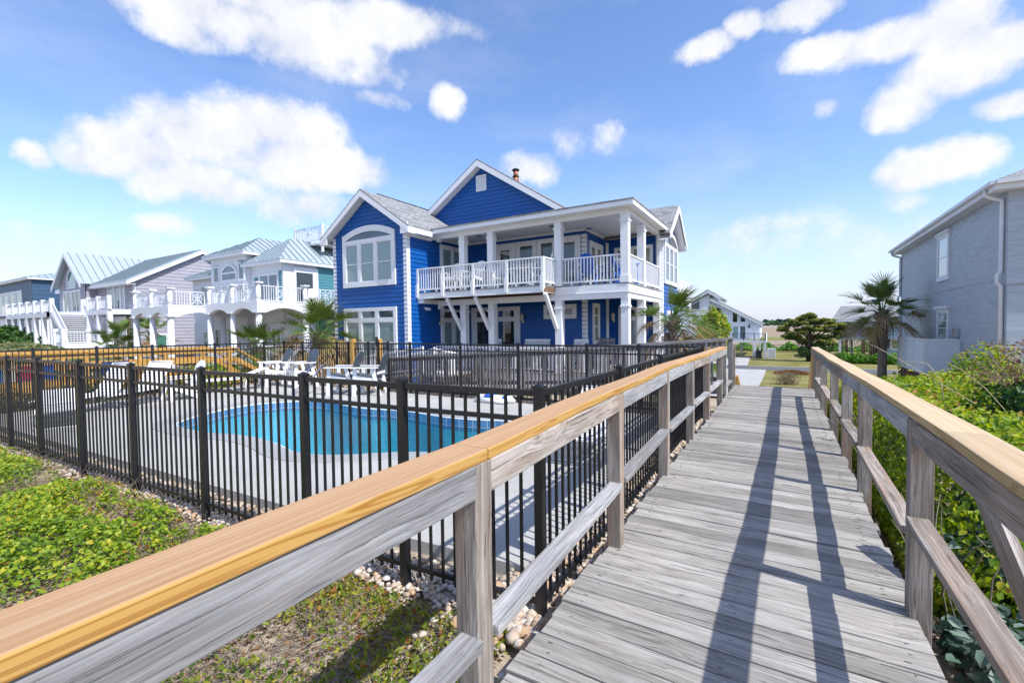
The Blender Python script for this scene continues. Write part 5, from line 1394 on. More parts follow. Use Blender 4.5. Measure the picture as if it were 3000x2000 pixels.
# raised screen round the plant deck
S = House('plant_screen', 'pale grey panel screen on dark piles beside the grey house', 'screen', (5, 24.5, -1.9))
sx, sy0, sy1 = 4.5, 22.45, 26.85
m = MB(); m.box(sx, sx + .03, sy0, sy1, -.42, .80); m.box(sx + .03, 6.3, sy0, sy0 + .03, -.42, .80); S.put(m, 'panel', M['screen'])
m = MB()
for y in (sy0 - .012, sy0 + 1.45, sy0 + 2.9, sy1 - .05): m.box(sx - .02, sx - .001, y, y + .07, -.42, .80)
for z in (-.46, .80): m.box(sx - .022, sx + .04, sy0 - .02, sy1, z, z + .07); m.box(sx + .04, 6.3, sy0 - .02, sy0 + .04, z, z + .07)
m.box(sx - .021, sx + .09, sy0 - .021, sy0 - .001, -.39, .80)
S.put(m, 'frame', M['white_far'])
m = MB()
for i in range(10): y = sy0 + .1 + i * .46; m.box(sx + .02, sx + .22, y, y + .2, -2.6, -.46)
for i in range(5): x = sx + .3 + i * .4; m.box(x, x + .2, sy0 + .04, sy0 + .2, -2.4, -.46)
m.box(sx + .3, 5.5, sy0 + .3, sy1, -.52, -.44); S.put(m, 'pile', M['joist'])

# --- white house across the street
K = House('white_house', 'white house on stilts across the road with a steep shed roof and slanted windows', 'house', (-7, 76, -3.2))
yk = 74.4
pl = [(-20, -.6), (-2.95, -.6), (-2.95, 1.75), (-9.6, 5.55), (-9.6, 6.25), (-15, 3.2), (-20, 3.2)]
m = MB(); siding(m, [(-9.6, -.6), (-2.95, -.6), (-2.95, 1.70), (-9.6, 5.40)], (0, yk, 0), ux, nf, .3, .03); siding(m, [(-20, -.6), (-9.6, -.6), (-9.6, 6.1), (-15, 3.2), (-20, .6)], (0, yk - .5, 0), ux, nf, .3, .03); K.put(m, 'front_wall', M['white_far'])
m = MB(); m.box(-20, -3, yk + .05, 84, -.6, 1.6); m.box(-9.62, -9.55, yk - .5, 84, -.6, 6.1); K.put(m, 'wall_core', M['white_far'])
m = MB(); roof_quad(m, [(-9.6, yk - .6, 5.62), (-9.6, 84, 5.62), (-2.55, 84, 1.58), (-2.55, yk - .6, 1.58)], .12, uy); K.put(m, 'roof', M['shingle'])
m = MB(); roof_quad(m, [(-9.75, yk - 1.1, 6.75), (-9.75, 84, 6.75), (-8.0, 84, 5.45), (-8.0, yk - .4, 5.45)], .10, uy); roof_quad(m, [(-9.75, yk - 1.1, 6.75), (-9.75, 84, 6.75), (-20, 84, .9), (-20, yk - 1.1, .9)], .10, uy); K.put(m, 'clerestory_roof', M['shingle'])
m = MB(); m.prism([(-9.6, 5.48), (-2.55, 1.44), (-2.55, 1.2), (-9.6, 5.2)], (0, yk - .58, 0), ux, (0, 0, 1), 0, .06); m.prism([(-9.75, 6.64), (-8.0, 5.34), (-8.0, 5.1), (-9.75, 6.2), (-20, .4), (-20, .8)], (0, yk - 1.0, 0), ux, (0, 0, 1), 0, .06); m.box(-9.58, -8.3, yk - .2, 84, 4.9, 5.6); K.put(m, 'rake_board', M['white_far'])
m = MB(); m.prism([(-6.43, 1.84), (-5.86, 1.84), (-5.86, 2.90), (-6.43, 3.22)], (0, yk - .04, 0), ux, (0, 0, 1), 0, .02); m.prism([(-5.41, 1.84), (-4.83, 1.84), (-4.83, 2.22), (-5.41, 2.58)], (0, yk - .04, 0), ux, (0, 0, 1), 0, .02); m.prism([(-13.2, 3.9), (-11.0, 3.9), (-11.0, 5.1)], (0, yk - .54, 0), ux, (0, 0, 1), 0, .02); K.put(m, 'slanted_window', M['glass_dark'])
K.window((-6.55, yk, -.72), ux, nf, .95, 2.05, trim=.12, mat='glass_blind', name='door', frame_mat='white_far'); K.window((-5.6, yk, -.72), ux, nf, .95, 2.05, trim=.10, mat='glass_mid', name='door', frame_mat='white_far')
m = MB(); m.box(-8.95, -8.3, yk - .06, yk - .03, 1.6, 4.0); K.put(m, 'window', M['glass_dark'])
m = MB()
for z in (3.1, 3.35, 3.6): m.box(-9.2, -8.05, yk - .25, yk - .07, z, z + .16)
m.box(-8.6, -8.1, yk - .2, yk - .07, 1.05, 1.5); K.put(m, 'awning', plain('brown_awning', (.07, .05, .04), .7, .3))
m = MB()
for x in (-7.0, -4.3): m.box(x - .1, x + .1, yk - .2, yk - .04, .95, 1.4)
K.put(m, 'wall_lamp', M['dark'])
m = MB(); m.box(-7.35, -2.0, 69.6, yk, -1.0, -.73); K.put(m, 'deck', M['white_far'])
m = MB(); z = -.73
for i in range(42): x = -7.3 + i * .127; m.box(x - .012, x + .012, 69.62, 69.65, z, .22)
m.box(-7.35, -2.05, 69.6, 69.68, .20, .26); m.box(-7.35, -2.05, 69.6, 69.66, -.68, -.62)
for i in range(5): x = -7.33 + i * 1.31; m.box(x - .05, x + .05, 69.59, 69.69, -.73, .27)
K.put(m, 'deck_railing', M['dark'])
m = MB(); m.box(-2.06, -2.0, 69.6, yk, -.7, .24); K.put(m, 'side_railing', M['white_far'])
for x, y in ((-7.2, 69.8), (-3.35, 69.8), (-2.2, 69.8), (-2.2, 72.5), (-7.2, 74), (-5.6, 79), (-3.1, 79)):
    m = MB(); w = .22 if x == -3.35 else .14; m.box(x - w, x + w, y - w, y + w, -3.6, -1.0); K.put(m, 'stilt', M['white_far'])
m = MB(); m.beam((-7.0, 73.8, -1.0), (-5.3, 73.8, -2.2), .1, .14, up=(0, 1, 0)); m.beam((-5.3, 79, -2.2), (-4.2, 79, -1.0), .1, .14, up=(0, 1, 0)); K.put(m, 'brace', M['white_far'])
bn = MB(); bn.tube([(-3.0, 68.9, -3.2), (-3.0, 68.9, -2.1)], [.30, .36], 8); tb = thing('wheelie_bin', 'black lidded bin between the white stilts of the house across the road', 'bin', (-2.8, 69.2, -3.2))
m = MB(); m.box(-3.15, -2.5, 68.9, 69.5, -3.15, -2.15); o = m.build('bin_body', M['dark'], tb); o.location = -V(tb.location)
m = MB(); m.box(-3.18, -2.47, 68.86, 69.55, -2.15, -2.05); o = m.build('lid', M['dark'], tb); o.location = -V(tb.location)
m = MB()
for i in range(7): m.box(-1.9, -.9, 70, 71.0, -3.2 + i * .2, -3.03 + i * .2)
tag(m.build('storage_box', M['white_far']), 'white slatted storage box standing beside the stilts across the road', 'box')
# black fence behind the white house
m = MB(); bf = thing('garden_fence', 'thin black picket fence at the edge of the marsh beside the white house', 'fence', (0, 88, -3.3))
for i in range(110): x = -10 + i * .115; m.box(x - .01, x + .01, 88, 88.02, -3.3, -2.0)
m.box(-10, 2.65, 87.99, 88.03, -2.05, -2.0); m.box(-10, 2.65, 87.99, 88.03, -3.2, -3.15); o = m.build('picket_panel', M['black'], bf); o.location = -V(bf.location)
for x in (-10, -6, -2, 0.6, 2.6):
    m = MB(); m.box(x - .05, x + .05, 87.95, 88.06, -3.5, -1.9 if x < 2 else -1.75); o = m.build('post', M['black'], bf); o.location = -V(bf.location)

# --- pale blue stilt house
Bs = House('stilt_house', 'pale blue house on dark piles with a bright blue door and a round window', 'house', (9, 76, -3.2))
ys2 = 74.4
m = MB(); siding(m, [(6.2, -.3), (20, -.3), (20, 2.1), (6.2, 2.1)], (0, ys2, 0), ux, nf, .3, .03); siding(m, [(11.2, -.3), (16, -.3), (16, 2.3), (13.6, 3.1), (11.2, 2.3)], (0, ys2 - 1.6, 0), ux, nf, .3, .03); siding(m, [(10.6, -3.2), (16, -3.2), (16, -.7), (10.6, -.7)], (0, ys2 - 1.2, 0), ux, nf, .3, .03); Bs.put(m, 'wall', M['paleblue'])
m = MB(); m.box(6.2, 20, ys2 + .05, 84, -.3, 2.1); m.box(11.2, 16, ys2 - 1.55, ys2, -.3, 2.2); Bs.put(m, 'wall_core', M['paleblue'])
m = MB(); roof_quad(m, [(5.4, ys2 - 1.8, 1.95), (20, ys2 - 1.8, 1.95), (20, 80, 3.9), (7, 80, 3.9)], .12, ux); Bs.put(m, 'roof', M['shingle'])
m = MB(); roof_quad(m, [(13.6, ys2 - 2, 3.3), (13.6, 79, 3.3), (10.7, 79, 2.2), (10.7, ys2 - 2, 2.2)], .12, uy); roof_quad(m, [(13.6, ys2 - 2, 3.3), (13.6, 79, 3.3), (16.5, 79, 2.2), (16.5, ys2 - 2, 2.2)], .12, uy); Bs.put(m, 'porch_roof', M['shingle'])
m = MB(); m.box(5.4, 11.2, ys2 - 1.84, ys2 - 1.78, 1.65, 1.9); m.prism([(10.7, 2.05), (13.6, 3.15), (13.6, 2.85), (10.7, 1.75)], (0, ys2 - 2.02, 0), ux, (0, 0, 1), 0, .05); m.box(10.9, 11.3, ys2 - 1.75, ys2 - 1.62, -.3, 2.1); Bs.put(m, 'trim', M['white_far'])
m = MB(); m.box(8.35, 8.75, ys2 - .08, ys2 - .03, -.28, 1.75); Bs.put(m, 'door', M['blue_chair'])
m = MB(); m.box(8.85, 9.9, ys2 - .07, ys2 - .03, .1, 1.5); Bs.put(m, 'window', M['white_far'])
m = MB(); pts = [(11.95 + .36 * math.cos(a), ys2 - 1.66, 1.40 + .36 * math.sin(a)) for a in np.linspace(0, 2 * math.pi, 21)]; m.tube(pts, .07, 6, caps=False); f = Bs.put(m, 'round_window', M['white_far'])
m = MB(); m.prism([(11.95 + .34 * math.cos(a), 1.40 + .34 * math.sin(a)) for a in np.linspace(0, 2 * math.pi, 20, endpoint=False)], (0, ys2 - 1.64, 0), ux, (0, 0, 1), 0, .02); m.build('pane', M['glass_mid'], f)
Bs.window((11.5, ys2 - 1.2, -1.95), ux, nf, 1.1, 1.3, trim=.14, rails=(.5,), mat='glass_shade', frame_mat='white_far')
m = MB(); m.box(6.2, 16, 72.2, ys2, -.65, -.28); Bs.put(m, 'deck', M['paleblue'])
m = MB()
for i in range(58): x = 6.25 + i * .165; m.box(x - .02, x + .02, 72.2, 72.24, -.28, .55)
m.box(6.2, 16, 72.18, 72.26, .52, .60); m.box(6.2, 16, 72.19, 72.25, -.2, -.14); Bs.put(m, 'deck_railing', M['paleblue'])
m = MB(); m.box(9.0, 9.6, 72.12, 72.17, -.1, .5); Bs.put(m, 'hung_towel', M['teal'])
for x, y, mt in ((6.3, 72.4, 'white_far'), (6.8, 76, 'joist'), (7.6, 79, 'joist'), (8.8, 73.5, 'joist'), (9.3, 77, 'joist'), (8.3, 80, 'white_far')):
    m = MB(); m.box(x - .15, x + .15, y - .15, y + .15, -3.6, -.6); Bs.put(m, 'pile', M[mt])
m = MB(); m.box(9.6, 10.6, 74.5, 74.6, -3.3, -.65); Bs.put(m, 'louvred_wall', M['dark'])

# --- the neighbours' new wooden beach walk
Y = House('wooden_walkway', 'new yellow pine walkway and stair crossing the dune behind the pool fence', 'walkway', (-17.2, 5, -.6))
for x in (-17.0, -18.9):
    m = MB(); board(m, [(x, y, float(np.interp(y, [-4, 3, 8.9], [1.06, 1.0, .89]))) for y in np.linspace(-4, 8.9, 8)], .15, .045); Y.put(m, 'cap_rail', M['yellowwood'])
    for dz, h in ((-.11, .13), (-.42, .13)):
        m = MB(); m.beam((x, -4, 1.06 + dz), (x, 8.9, .89 + dz), .04, h); Y.put(m, 'rail', M['yellowwood'])
    for y in np.arange(-3, 9, 1.95):
        m = MB(); m.box(x - .05, x + .05, y - .05, y + .05, -1.2, .93); Y.put(m, 'post', M['yellowwood'])
    m = MB(); m.beam((x, 8.9, .86), (x, 10.5, -.15), .15, .045); m.beam((x, 8.9, .5), (x, 10.5, -.5), .04, .13); Y.put(m, 'stair_rail', M['yellowwood'])
    m = MB(); m.beam((x, -4, .02), (x, 8.9, -.1), .04, .24); Y.put(m, 'stringer', M['yellowwood'])
m = MB(); y = -4
while y < 8.9: m.box(-18.95, -16.95, y, y + .138, -.05 - .012 * y, -.012 - .012 * y); y += .143
Y.put(m, 'deck', M['yellowwood'])
m = MB()
for i in range(5): m.box(-18.9, -17.0, 8.95 + i * .3, 9.25 + i * .3, -.35 - i * .18, -.31 - i * .18)
Y.put(m, 'tread', M['yellowwood'])
# ------------------------------------------------------------------ vegetation
def ell_points(n, c, r, shell=.55):
    d = npr.normal(0, 1, (n, 3)); d /= np.linalg.norm(d, axis=1)[:, None]
    rad = (shell + (1 - shell) * npr.random(n) ** .7)[:, None]
    lump = 1 + .16 * np.sin(d[:, 0] * 5 + c[0]) * np.cos(d[:, 1] * 6 + c[1]) + .10 * np.sin(d[:, 2] * 9 + d[:, 0] * 7)
    return np.array(c) + d * rad * lump[:, None] * np.array(r), d
def bush(name, label, cat, c, r, n, size, mat, group=None, stem=True):
    t = thing(name, label, cat, (c[0], c[1], float(gz(c[0], c[1]))), group=group)
    P, N = ell_points(n, c, r)
    k = P[:, 2] > gz(P[:, 0], P[:, 1]) - .02; P, N = P[k], N[k]
    o = leaves(P, N + np.array((0, 0, .3)), npr.uniform(size * .6, size * 1.3, len(P)), 'foliage', mat, t); o.location = -V(t.location)
    if stem:
        m = MB(); g = float(gz(c[0], c[1]))
        for i in range(7):
            a = rnd.random() * 6.28; q = V((c[0] + math.cos(a) * r[0] * .6, c[1] + math.sin(a) * r[1] * .6, c[2] + r[2] * rnd.uniform(-.1, .6)))
            m.tube([(c[0], c[1], g - .1), ((c[0] + q.x) / 2 + .05, (c[1] + q.y) / 2, (g + q.z) / 2 + .1), q], [.035 * r[0], .025 * r[0], .01], 5)
        o = m.build('stem', M['bark'], t); o.location = -V(t.location)
    return t
def twigs(name, gen, n, mat, r=.004):
    """thin curved stems; gen() -> (start, end, sag)"""
    m = MB()
    for _ in range(n):
        a, b, s = gen(); a = V(a); b = V(b); c = (a + b) / 2 + V((rnd.uniform(-s, s), rnd.uniform(-s, s), s * .7))
        m.tube([a, a.lerp(c, .6), c.lerp(b, .45), b], [r, r * .9, r * .7, r * .4], 3, caps=False)
    return m.build(name, mat)

# left-hand dune vines
def vine_density(x, y):
    nz = np.array([fbm(a, b, 1.6, 3) for a, b in zip(x, y)])
    A = np.exp(-(((x + 9.4) / 1.5) ** 4 + ((y - 1.45) / .52) ** 4)) + (x < -10.8) * (y < 1.75) * .8
    B = 1 / (1 + np.exp(-(x + 7.15 + .25 * nz) * 9)) * 1 / (1 + np.exp((x + 3.75) * 4)) * 1 / (1 + np.exp((y - (2.02 + (x + 7) * .02)) * 16))
    B = B * np.clip(1.25 - 1.3 * np.clip(nz - .12, 0, 1) * 2.2, .12, 1)
    C = .26 * (x > -3.9) * (y < 2.25) * np.clip(.9 + 2.0 * nz, 0, 1.6)
    gap = np.array([fbm(a + 7, b * 1.6 + 3, 1.1, 3) for a, b in zip(x, y)])
    B = B * np.clip(1.25 - np.clip(gap - .16, 0, 1) * 3.4, .22, 1); A = A * np.clip(1.3 - np.clip(gap - .2, 0, 1) * 3, .2, 1)
    fade = 1 - .93 * np.exp(-(((x + 4.1) / .75) ** 2 + ((y - .72) / .42) ** 2))
    return np.clip(np.maximum(np.maximum(A, B) * np.clip(.95 + nz, .35, 1.3), C) * fade, 0, 1), A, B
N0 = 125000
x = -13.5 + 12.3 * npr.random(N0) ** .72; y = npr.uniform(.05, 2.42, N0)
dn, A_, B_ = vine_density(x, y)
keep = (npr.random(N0) < dn) & (x < -1.33) ; x, y, A_, B_ = x[keep], y[keep], A_[keep], B_[keep]
mound = np.clip(np.maximum(A_, B_), 0, 1)
z = gz(x, y) + .02 + (npr.random(len(x)) ** .6) * (.08 + .14 * mound) + .06 * mound * (1 + np.array([fbm(a, b, 3.0, 2) for a, b in zip(x, y)]))
rn_ = np.clip(npr.beta(1.6, 2.0, len(x)) * 1.02 + np.array([fbm(a, b, .9, 2) for a, b in zip(x, y)]) * .25, 0, 1)
dense = mound > .35
L1 = leaves(np.stack([x, y, z], 1)[dense], np.tile((0.25, -.1, 1.), (dense.sum(), 1)), npr.uniform(.020, .046, dense.sum()), 'dune_vine', M['vine'], width=.8, jitter=.45, rn=rn_[dense])
stuff(L1, 'bright green creeping vine covering the sand left of the black fence', 'ground cover')
sp = ~dense
L2 = leaves(np.stack([x, y, z], 1)[sp], np.tile((0.3, -.1, .6), (sp.sum(), 1)), npr.uniform(.022, .052, sp.sum()), 'sparse_vine', M['vine_dry'], width=.52, jitter=.9, rn=np.clip(rn_[sp] * 1.15, 0, 1))
stuff(L2, 'sparse yellow green shoots and twigs on the sand below the left railing', 'ground cover')
def g1():
    X = -4.9 + 3.5 * rnd.random(); Y = .3 + 1.95 * rnd.random(); zz = float(gz(X, Y)); a = rnd.random() * 6.28; L = rnd.uniform(.08, .34)
    return (X, Y, zz + .005), (X + math.cos(a) * L, Y + math.sin(a) * L, zz + rnd.uniform(.0, .14)), L * .22
tw = twigs('dry_twigs', g1, 2600, M['twig'], .0028)
stuff(tw, 'tangle of dry grey brown twigs on the sand under the left railing', 'twigs')
def g2():
    X = -10.5 + 6.5 * rnd.random(); Y = .9 + 1.35 * rnd.random(); zz = float(gz(X, Y)); a = rnd.random() * 6.28; L = rnd.uniform(.1, .4)
    return (X, Y, zz + .02), (X + math.cos(a) * L, Y + math.sin(a) * L, zz + rnd.uniform(.02, .26)), L * .2
stuff(twigs('dry_twigs', g2, 1300, M['twig'], .003), 'dry stems poking out of the vines and sand along the black fence', 'twigs')
npt = 7000; xx = npr.uniform(-8.2, -1.35, npt); yy = npr.uniform(.2, 2.3, npt)
stuff(leaves(np.stack([xx, yy, gz(xx, yy) + .008], 1), np.tile((0, 0, 1.), (npt, 1)), npr.uniform(.015, .045, npt), 'leaf_litter', M['litter'], jitter=.35), 'brown dead leaves scattered on the sand below the left railing', 'leaf litter')

# right-hand thicket
def thick_top(x, y):
    f = np.clip((y - 2.9) / 2.0, 0, 1) * np.clip((13.2 - y) / 1.2, 0, 1) * np.clip((x - .72) / .5, 0, 1)
    nz = np.sin(x * 2.3 + 1.1 * np.sin(y * 1.3)) * np.cos(y * 1.6) * .13 + np.sin(x * 5 + y * 4) * .05
    return -.42 + f * (.83 + .07 * np.clip(x - 1.5, 0, 3) + nz)
n = 60000
x = .80 + 4.6 * npr.random(n) ** 1.7; y = 2.9 + 10.0 * npr.random(n) ** 1.15
tp = thick_top(x, y); g = gz(x, y); k = tp > g + .12; x, y, tp, g = x[k], y[k], tp[k], g[k]
face = x < 1.25
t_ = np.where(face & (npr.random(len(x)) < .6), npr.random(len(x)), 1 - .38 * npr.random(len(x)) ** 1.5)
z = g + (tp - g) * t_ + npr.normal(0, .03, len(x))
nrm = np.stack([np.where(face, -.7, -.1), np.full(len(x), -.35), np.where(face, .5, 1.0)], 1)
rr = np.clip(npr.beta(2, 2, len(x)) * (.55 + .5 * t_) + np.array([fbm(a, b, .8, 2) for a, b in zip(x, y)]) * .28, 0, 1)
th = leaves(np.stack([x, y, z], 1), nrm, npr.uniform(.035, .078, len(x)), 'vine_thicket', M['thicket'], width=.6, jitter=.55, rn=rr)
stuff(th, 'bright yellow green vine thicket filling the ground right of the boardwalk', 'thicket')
def g3():
    X = .85 + 1.6 * rnd.random(); Y = 2.9 + 7 * rnd.random(); zz = float(gz(X, Y)); a = rnd.random() * 6.28; L = rnd.uniform(.2, .8)
    return (X, Y, zz), (X + math.cos(a) * L * .5, Y + math.sin(a) * L * .5, zz + L), L * .2
stuff(twigs('thicket_stems', g3, 420, M['twig'], .006), 'bare brown stems inside the thicket right of the boardwalk', 'stems')
n = 2300; xx = npr.uniform(.62, 2.6, n); yy = npr.uniform(1.2, 6.0, n)
stuff(leaves(np.stack([xx, yy, gz(xx, yy) + .012], 1), np.tile((0, 0, 1.), (n, 1)), npr.uniform(.02, .075, n), 'leaf_litter', M['litter'], jitter=.4), 'rust brown dead leaves on the ground under the right railing', 'leaf litter')
def g4():
    X = .7 + 1.6 * rnd.random(); Y = 1.6 + 3.6 * rnd.random(); zz = float(gz(X, Y)); a = rnd.random() * 6.28; L = rnd.uniform(.15, .7)
    return (X, Y, zz + .01), (X + math.cos(a) * L, Y + math.sin(a) * L, zz + rnd.uniform(.0, .12)), L * .15
stuff(twigs('fallen_twigs', g4, 260, M['bark'], .005), 'dark fallen twigs on the shaded sand under the right railing', 'twigs')
for i, (c, r, nl, lab) in enumerate((((1.25, 4.3, -.22), (.34, .42, .28), 700, 'silvery green low shrub nearest the right railing, bottom corner'), ((1.0, 3.3, -.28), (.26, .34, .20), 420, 'small silvery seedling clump between the two near right posts'), ((1.75, 5.3, -.1), (.5, .6, .42), 1100, 'larger silvery green shrub behind the diagonal board'), ((1.6, 3.5, -.2), (.45, .5, .3), 800, 'silvery green shrub at the lower right edge of the view'))):
    bush('silver_shrub', lab, 'shrub', c, r, nl, .085, M['silver'], 'silvery shrubs under the right railing', stem=False)
bush('vine_bush', 'rounded orange tipped green bush in front of the pale panel screen', 'bush', (3.3, 11.7, .12), (.72, .8, .92), 5200, .07, M['thicket'])
bush('dark_bush', 'dark blue green leafy bush at the right edge, behind the pine cap rail', 'bush', (2.9, 8.4, .15), (.75, .9, .62), 3600, .085, M['shrub_dark'])
t = bush('red_shrub', 'twiggy reddish brown shrub at the far right edge of the thicket', 'shrub', (3.15, 9.2, .55), (.72, .9, .85), 2200, .05, M['redtwig'])
m = MB()
for i in range(90):
    a = rnd.random() * 6.28; e = rnd.uniform(.3, 1); L = rnd.uniform(.5, 1.25)
    p0 = V((3.15 + rnd.uniform(-.3, .3), 9.2 + rnd.uniform(-.3, .3), -.1)); p1 = p0 + V((math.cos(a) * .6, math.sin(a) * .6, 1.1)) * L
    m.tube([p0, p0.lerp(p1, .5) + V((0, 0, .08)), p1], [.007, .005, .002], 3, caps=False)
o = m.build('twig', M['twig'], t); o.location = -V(t.location)
# wandering pale stems over the rail
t = thing('vine_runner', 'long pale leafless vine stems arching up out of the thicket beside the palm', 'vine', (1.3, 7.5, .3))
m = MB()
for pts in ([(1.9, 7.2, .55), (1.55, 7.4, .82), (1.25, 7.7, 1.05), (1.10, 7.9, 1.16), (1.02, 8.0, 1.20)], [(1.55, 6.8, .55), (1.52, 6.85, .85), (1.42, 6.9, 1.02), (1.25, 6.95, 1.04), (1.13, 7.0, 1.0)], [(2.1, 7.0, .5), (1.95, 7.1, .75), (1.75, 7.1, .95), (1.62, 7.1, 1.03)], [(1.15, 6.9, .55), (1.12, 6.95, .75), (1.16, 7.0, .9), (1.2, 7.0, .95)]):
    m.tube(pts, [.005, .0045, .004, .0035, .002][:len(pts)], 5)
o = m.build('stem', M['vinestem'], t); o.location = -V(t.location)
P = np.array([(1.12, 6.95, .76), (1.2, 7.0, .95), (1.5, 6.85, .9), (1.6, 7.35, .8), (.86, 9.2, .45), (.85, 9.0, .35), (.84, 8.6, .2)]); P = np.repeat(P, 5, 0) + npr.normal(0, .035, (35, 3))
o = leaves(P, np.tile((0, -.5, .8), (35, 1)), .06, 'leaf', M['thicket'], t); o.location = -V(t.location)

# dunes to the left, shrubs, grass
n = 17000; x = npr.uniform(-72, -20.5, n); y = npr.uniform(1, 12.5, n)
hh = gz(x, y); k = npr.random(n) < np.clip((hh + .75) * 1.3, .05, 1); x, y, hh = x[k], y[k], hh[k]
dl = leaves(np.stack([x, y, hh + npr.uniform(.02, .28, len(x))], 1), np.tile((.2, -.2, 1), (len(x), 1)), npr.uniform(.14, .34, len(x)), 'dune_cover', M['dune'], width=.7, jitter=.5)
stuff(dl, 'dull green low growth covering the dune beyond the yellow walkway', 'ground cover')
bush('dune_shrub', 'dark green shrub mass at the foot of the navy house', 'shrub', (-63, 12.0, .6), (5.5, 2.2, 1.6), 2600, .4, M['shrub_dark'])
bush('pool_hedge', 'low yellow green shrub outside the fence below the two left palms', 'shrub', (-20.2, 9.9, -.45), (1.9, 1.1, .62), 3000, .12, M['thicket'])
for i, (c, lab) in enumerate((((-16.2, 7.4), 'small green shrub behind the strap lounger outside the fence'), ((-16.3, 4.6), 'dark leafy shrub between the fence and the yellow walkway'), ((-16.2, 2.6), 'leafy shrub behind the nearest left lounger outside the fence'))):
    bush('fence_shrub', lab, 'shrub', (c[0], c[1], -.35), (.75, 1.1, .5), 1500, .10, M['dune' if i else 'thicket'], 'shrubs outside the fence', stem=False)
labs = ['leftmost clipped round hedge ball in front of the stilt house', 'second clipped hedge ball from the left by the stilt house', 'smallest clipped hedge ball, low between its neighbours', 'clipped hedge ball just left of the tall palm trunk', 'clipped hedge ball right of the tall palm trunk']
for (X, r, h), lab in zip(((5.9, .85, .75), (7.25, .8, .72), (8.15, .55, .5), (9.0, .75, .66), (10.4, .95, .72)), labs):
    bush('hedge_ball', lab, 'hedge', (X, 64, -3.1 + h * .75), (r, r, h), 1500, .16, M['hedge'], 'clipped hedge balls', stem=False)
bush('roadside_tree', 'yellow green bushy tree beside the white house, behind the palm', 'tree', (-7.5, 62, .6), (1.9, 1.9, 3.0), 2600, .38, M['thicket'])
n = 2600; xx = npr.uniform(-9, 14, n); yy = npr.uniform(92.5, 100, n)
stuff(leaves(np.stack([xx, yy, gz(xx, yy) + npr.uniform(.2, 1.5, n) * (.6 + .4 * np.sin(xx * 1.7))], 1), np.tile((0, -.6, .8), (n, 1)), npr.uniform(.3, .6, n), 'marsh_shrubs', M['hedge']), 'bright green scrub along the edge of the marsh', 'scrub')
n = 900; xx = npr.normal(.25, .34, n); yy = npr.normal(36, .35, n)
t = thing('dry_shrub', 'small brown leafless shrub at the end of the mulch by the boardwalk stairs', 'shrub', (.3, 36, -2.7))
o = leaves(np.stack([xx, yy, gz(xx, yy) + npr.uniform(.05, .85, n)], 1), np.tile((0, -.5, .3), (n, 1)), .16, 'stem', M['dry'], t, width=.12, jitter=1); o.location = -V(t.location)

# wind-shaped cedar
def cedar():
    cx, cy = 2.7, 66.0; g = float(gz(cx, cy))
    t = thing('cedar_tree', 'wide wind shaped cedar with olive yellow tips on the lawn across the road', 'tree', (cx, cy, g))
    m = MB(); m.tube([(cx, cy, g - .2), (cx + .1, cy, g + 1.4), (cx - .1, cy, g + 3.0), (cx + .2, cy, g + 5.2)], [.42, .32, .22, .06], 9)
    cl = []
    spec = [(-3.1, 0, 4.35, 1.0, .30), (-2.2, .6, 4.75, 1.2, .34), (-1.2, -.5, 5.25, 1.1, .36), (-.4, .2, 5.75, .9, .36), (.1, 0, 6.15, .5, .34), (.8, -.4, 5.35, 1.1, .4), (1.8, .4, 5.15, 1.1, .4), (2.6, -.2, 4.6, 1.1, .4), (3.3, .2, 4.0, .9, .36), (-2.7, -.5, 3.5, 1.0, .3), (-1.8, .3, 3.2, 1.0, .32), (-1.0, -.6, 4.0, 1.2, .4), (.3, -.7, 4.3, 1.2, .42), (1.4, -.6, 4.1, 1.2, .42), (2.4, .4, 3.4, 1.1, .4), (-.9, .3, 2.7, .8, .3), (.8, .2, 3.2, 1.0, .45), (1.9, -.3, 2.6, .9, .45), (3.9, .3, 4.6, .9, .4), (4.2, -.2, 3.6, .8, .4)]
    P = []; Nn = []; rr = []
    for dx, dy, dz, rx, rz in spec:
        dx *= .92; c = (cx + dx, cy + dy, g + dz * .93)
        m.tube([(cx, cy, g + dz * .55), (cx + dx * .5, cy + dy * .5, g + dz * .80), c], [.10, .07, .02], 5)
        for k in range(7):
            q = (c[0] + rnd.uniform(-rx, rx) * .75, c[1] + rnd.uniform(-rx, rx) * .6, c[2] + rnd.uniform(-.2, .25))
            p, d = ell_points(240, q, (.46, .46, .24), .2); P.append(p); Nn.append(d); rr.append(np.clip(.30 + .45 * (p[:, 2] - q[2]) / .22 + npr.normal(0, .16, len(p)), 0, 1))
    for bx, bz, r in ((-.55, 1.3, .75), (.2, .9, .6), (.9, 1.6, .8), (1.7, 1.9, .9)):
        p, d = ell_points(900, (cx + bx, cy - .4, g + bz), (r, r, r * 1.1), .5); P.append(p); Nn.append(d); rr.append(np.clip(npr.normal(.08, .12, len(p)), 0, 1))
    o = m.build('trunk', M['bark'], t); o.location = -V(t.location)
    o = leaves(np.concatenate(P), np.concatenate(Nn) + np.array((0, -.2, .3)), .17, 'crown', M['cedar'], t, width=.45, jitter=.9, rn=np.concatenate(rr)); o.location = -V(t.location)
cedar()

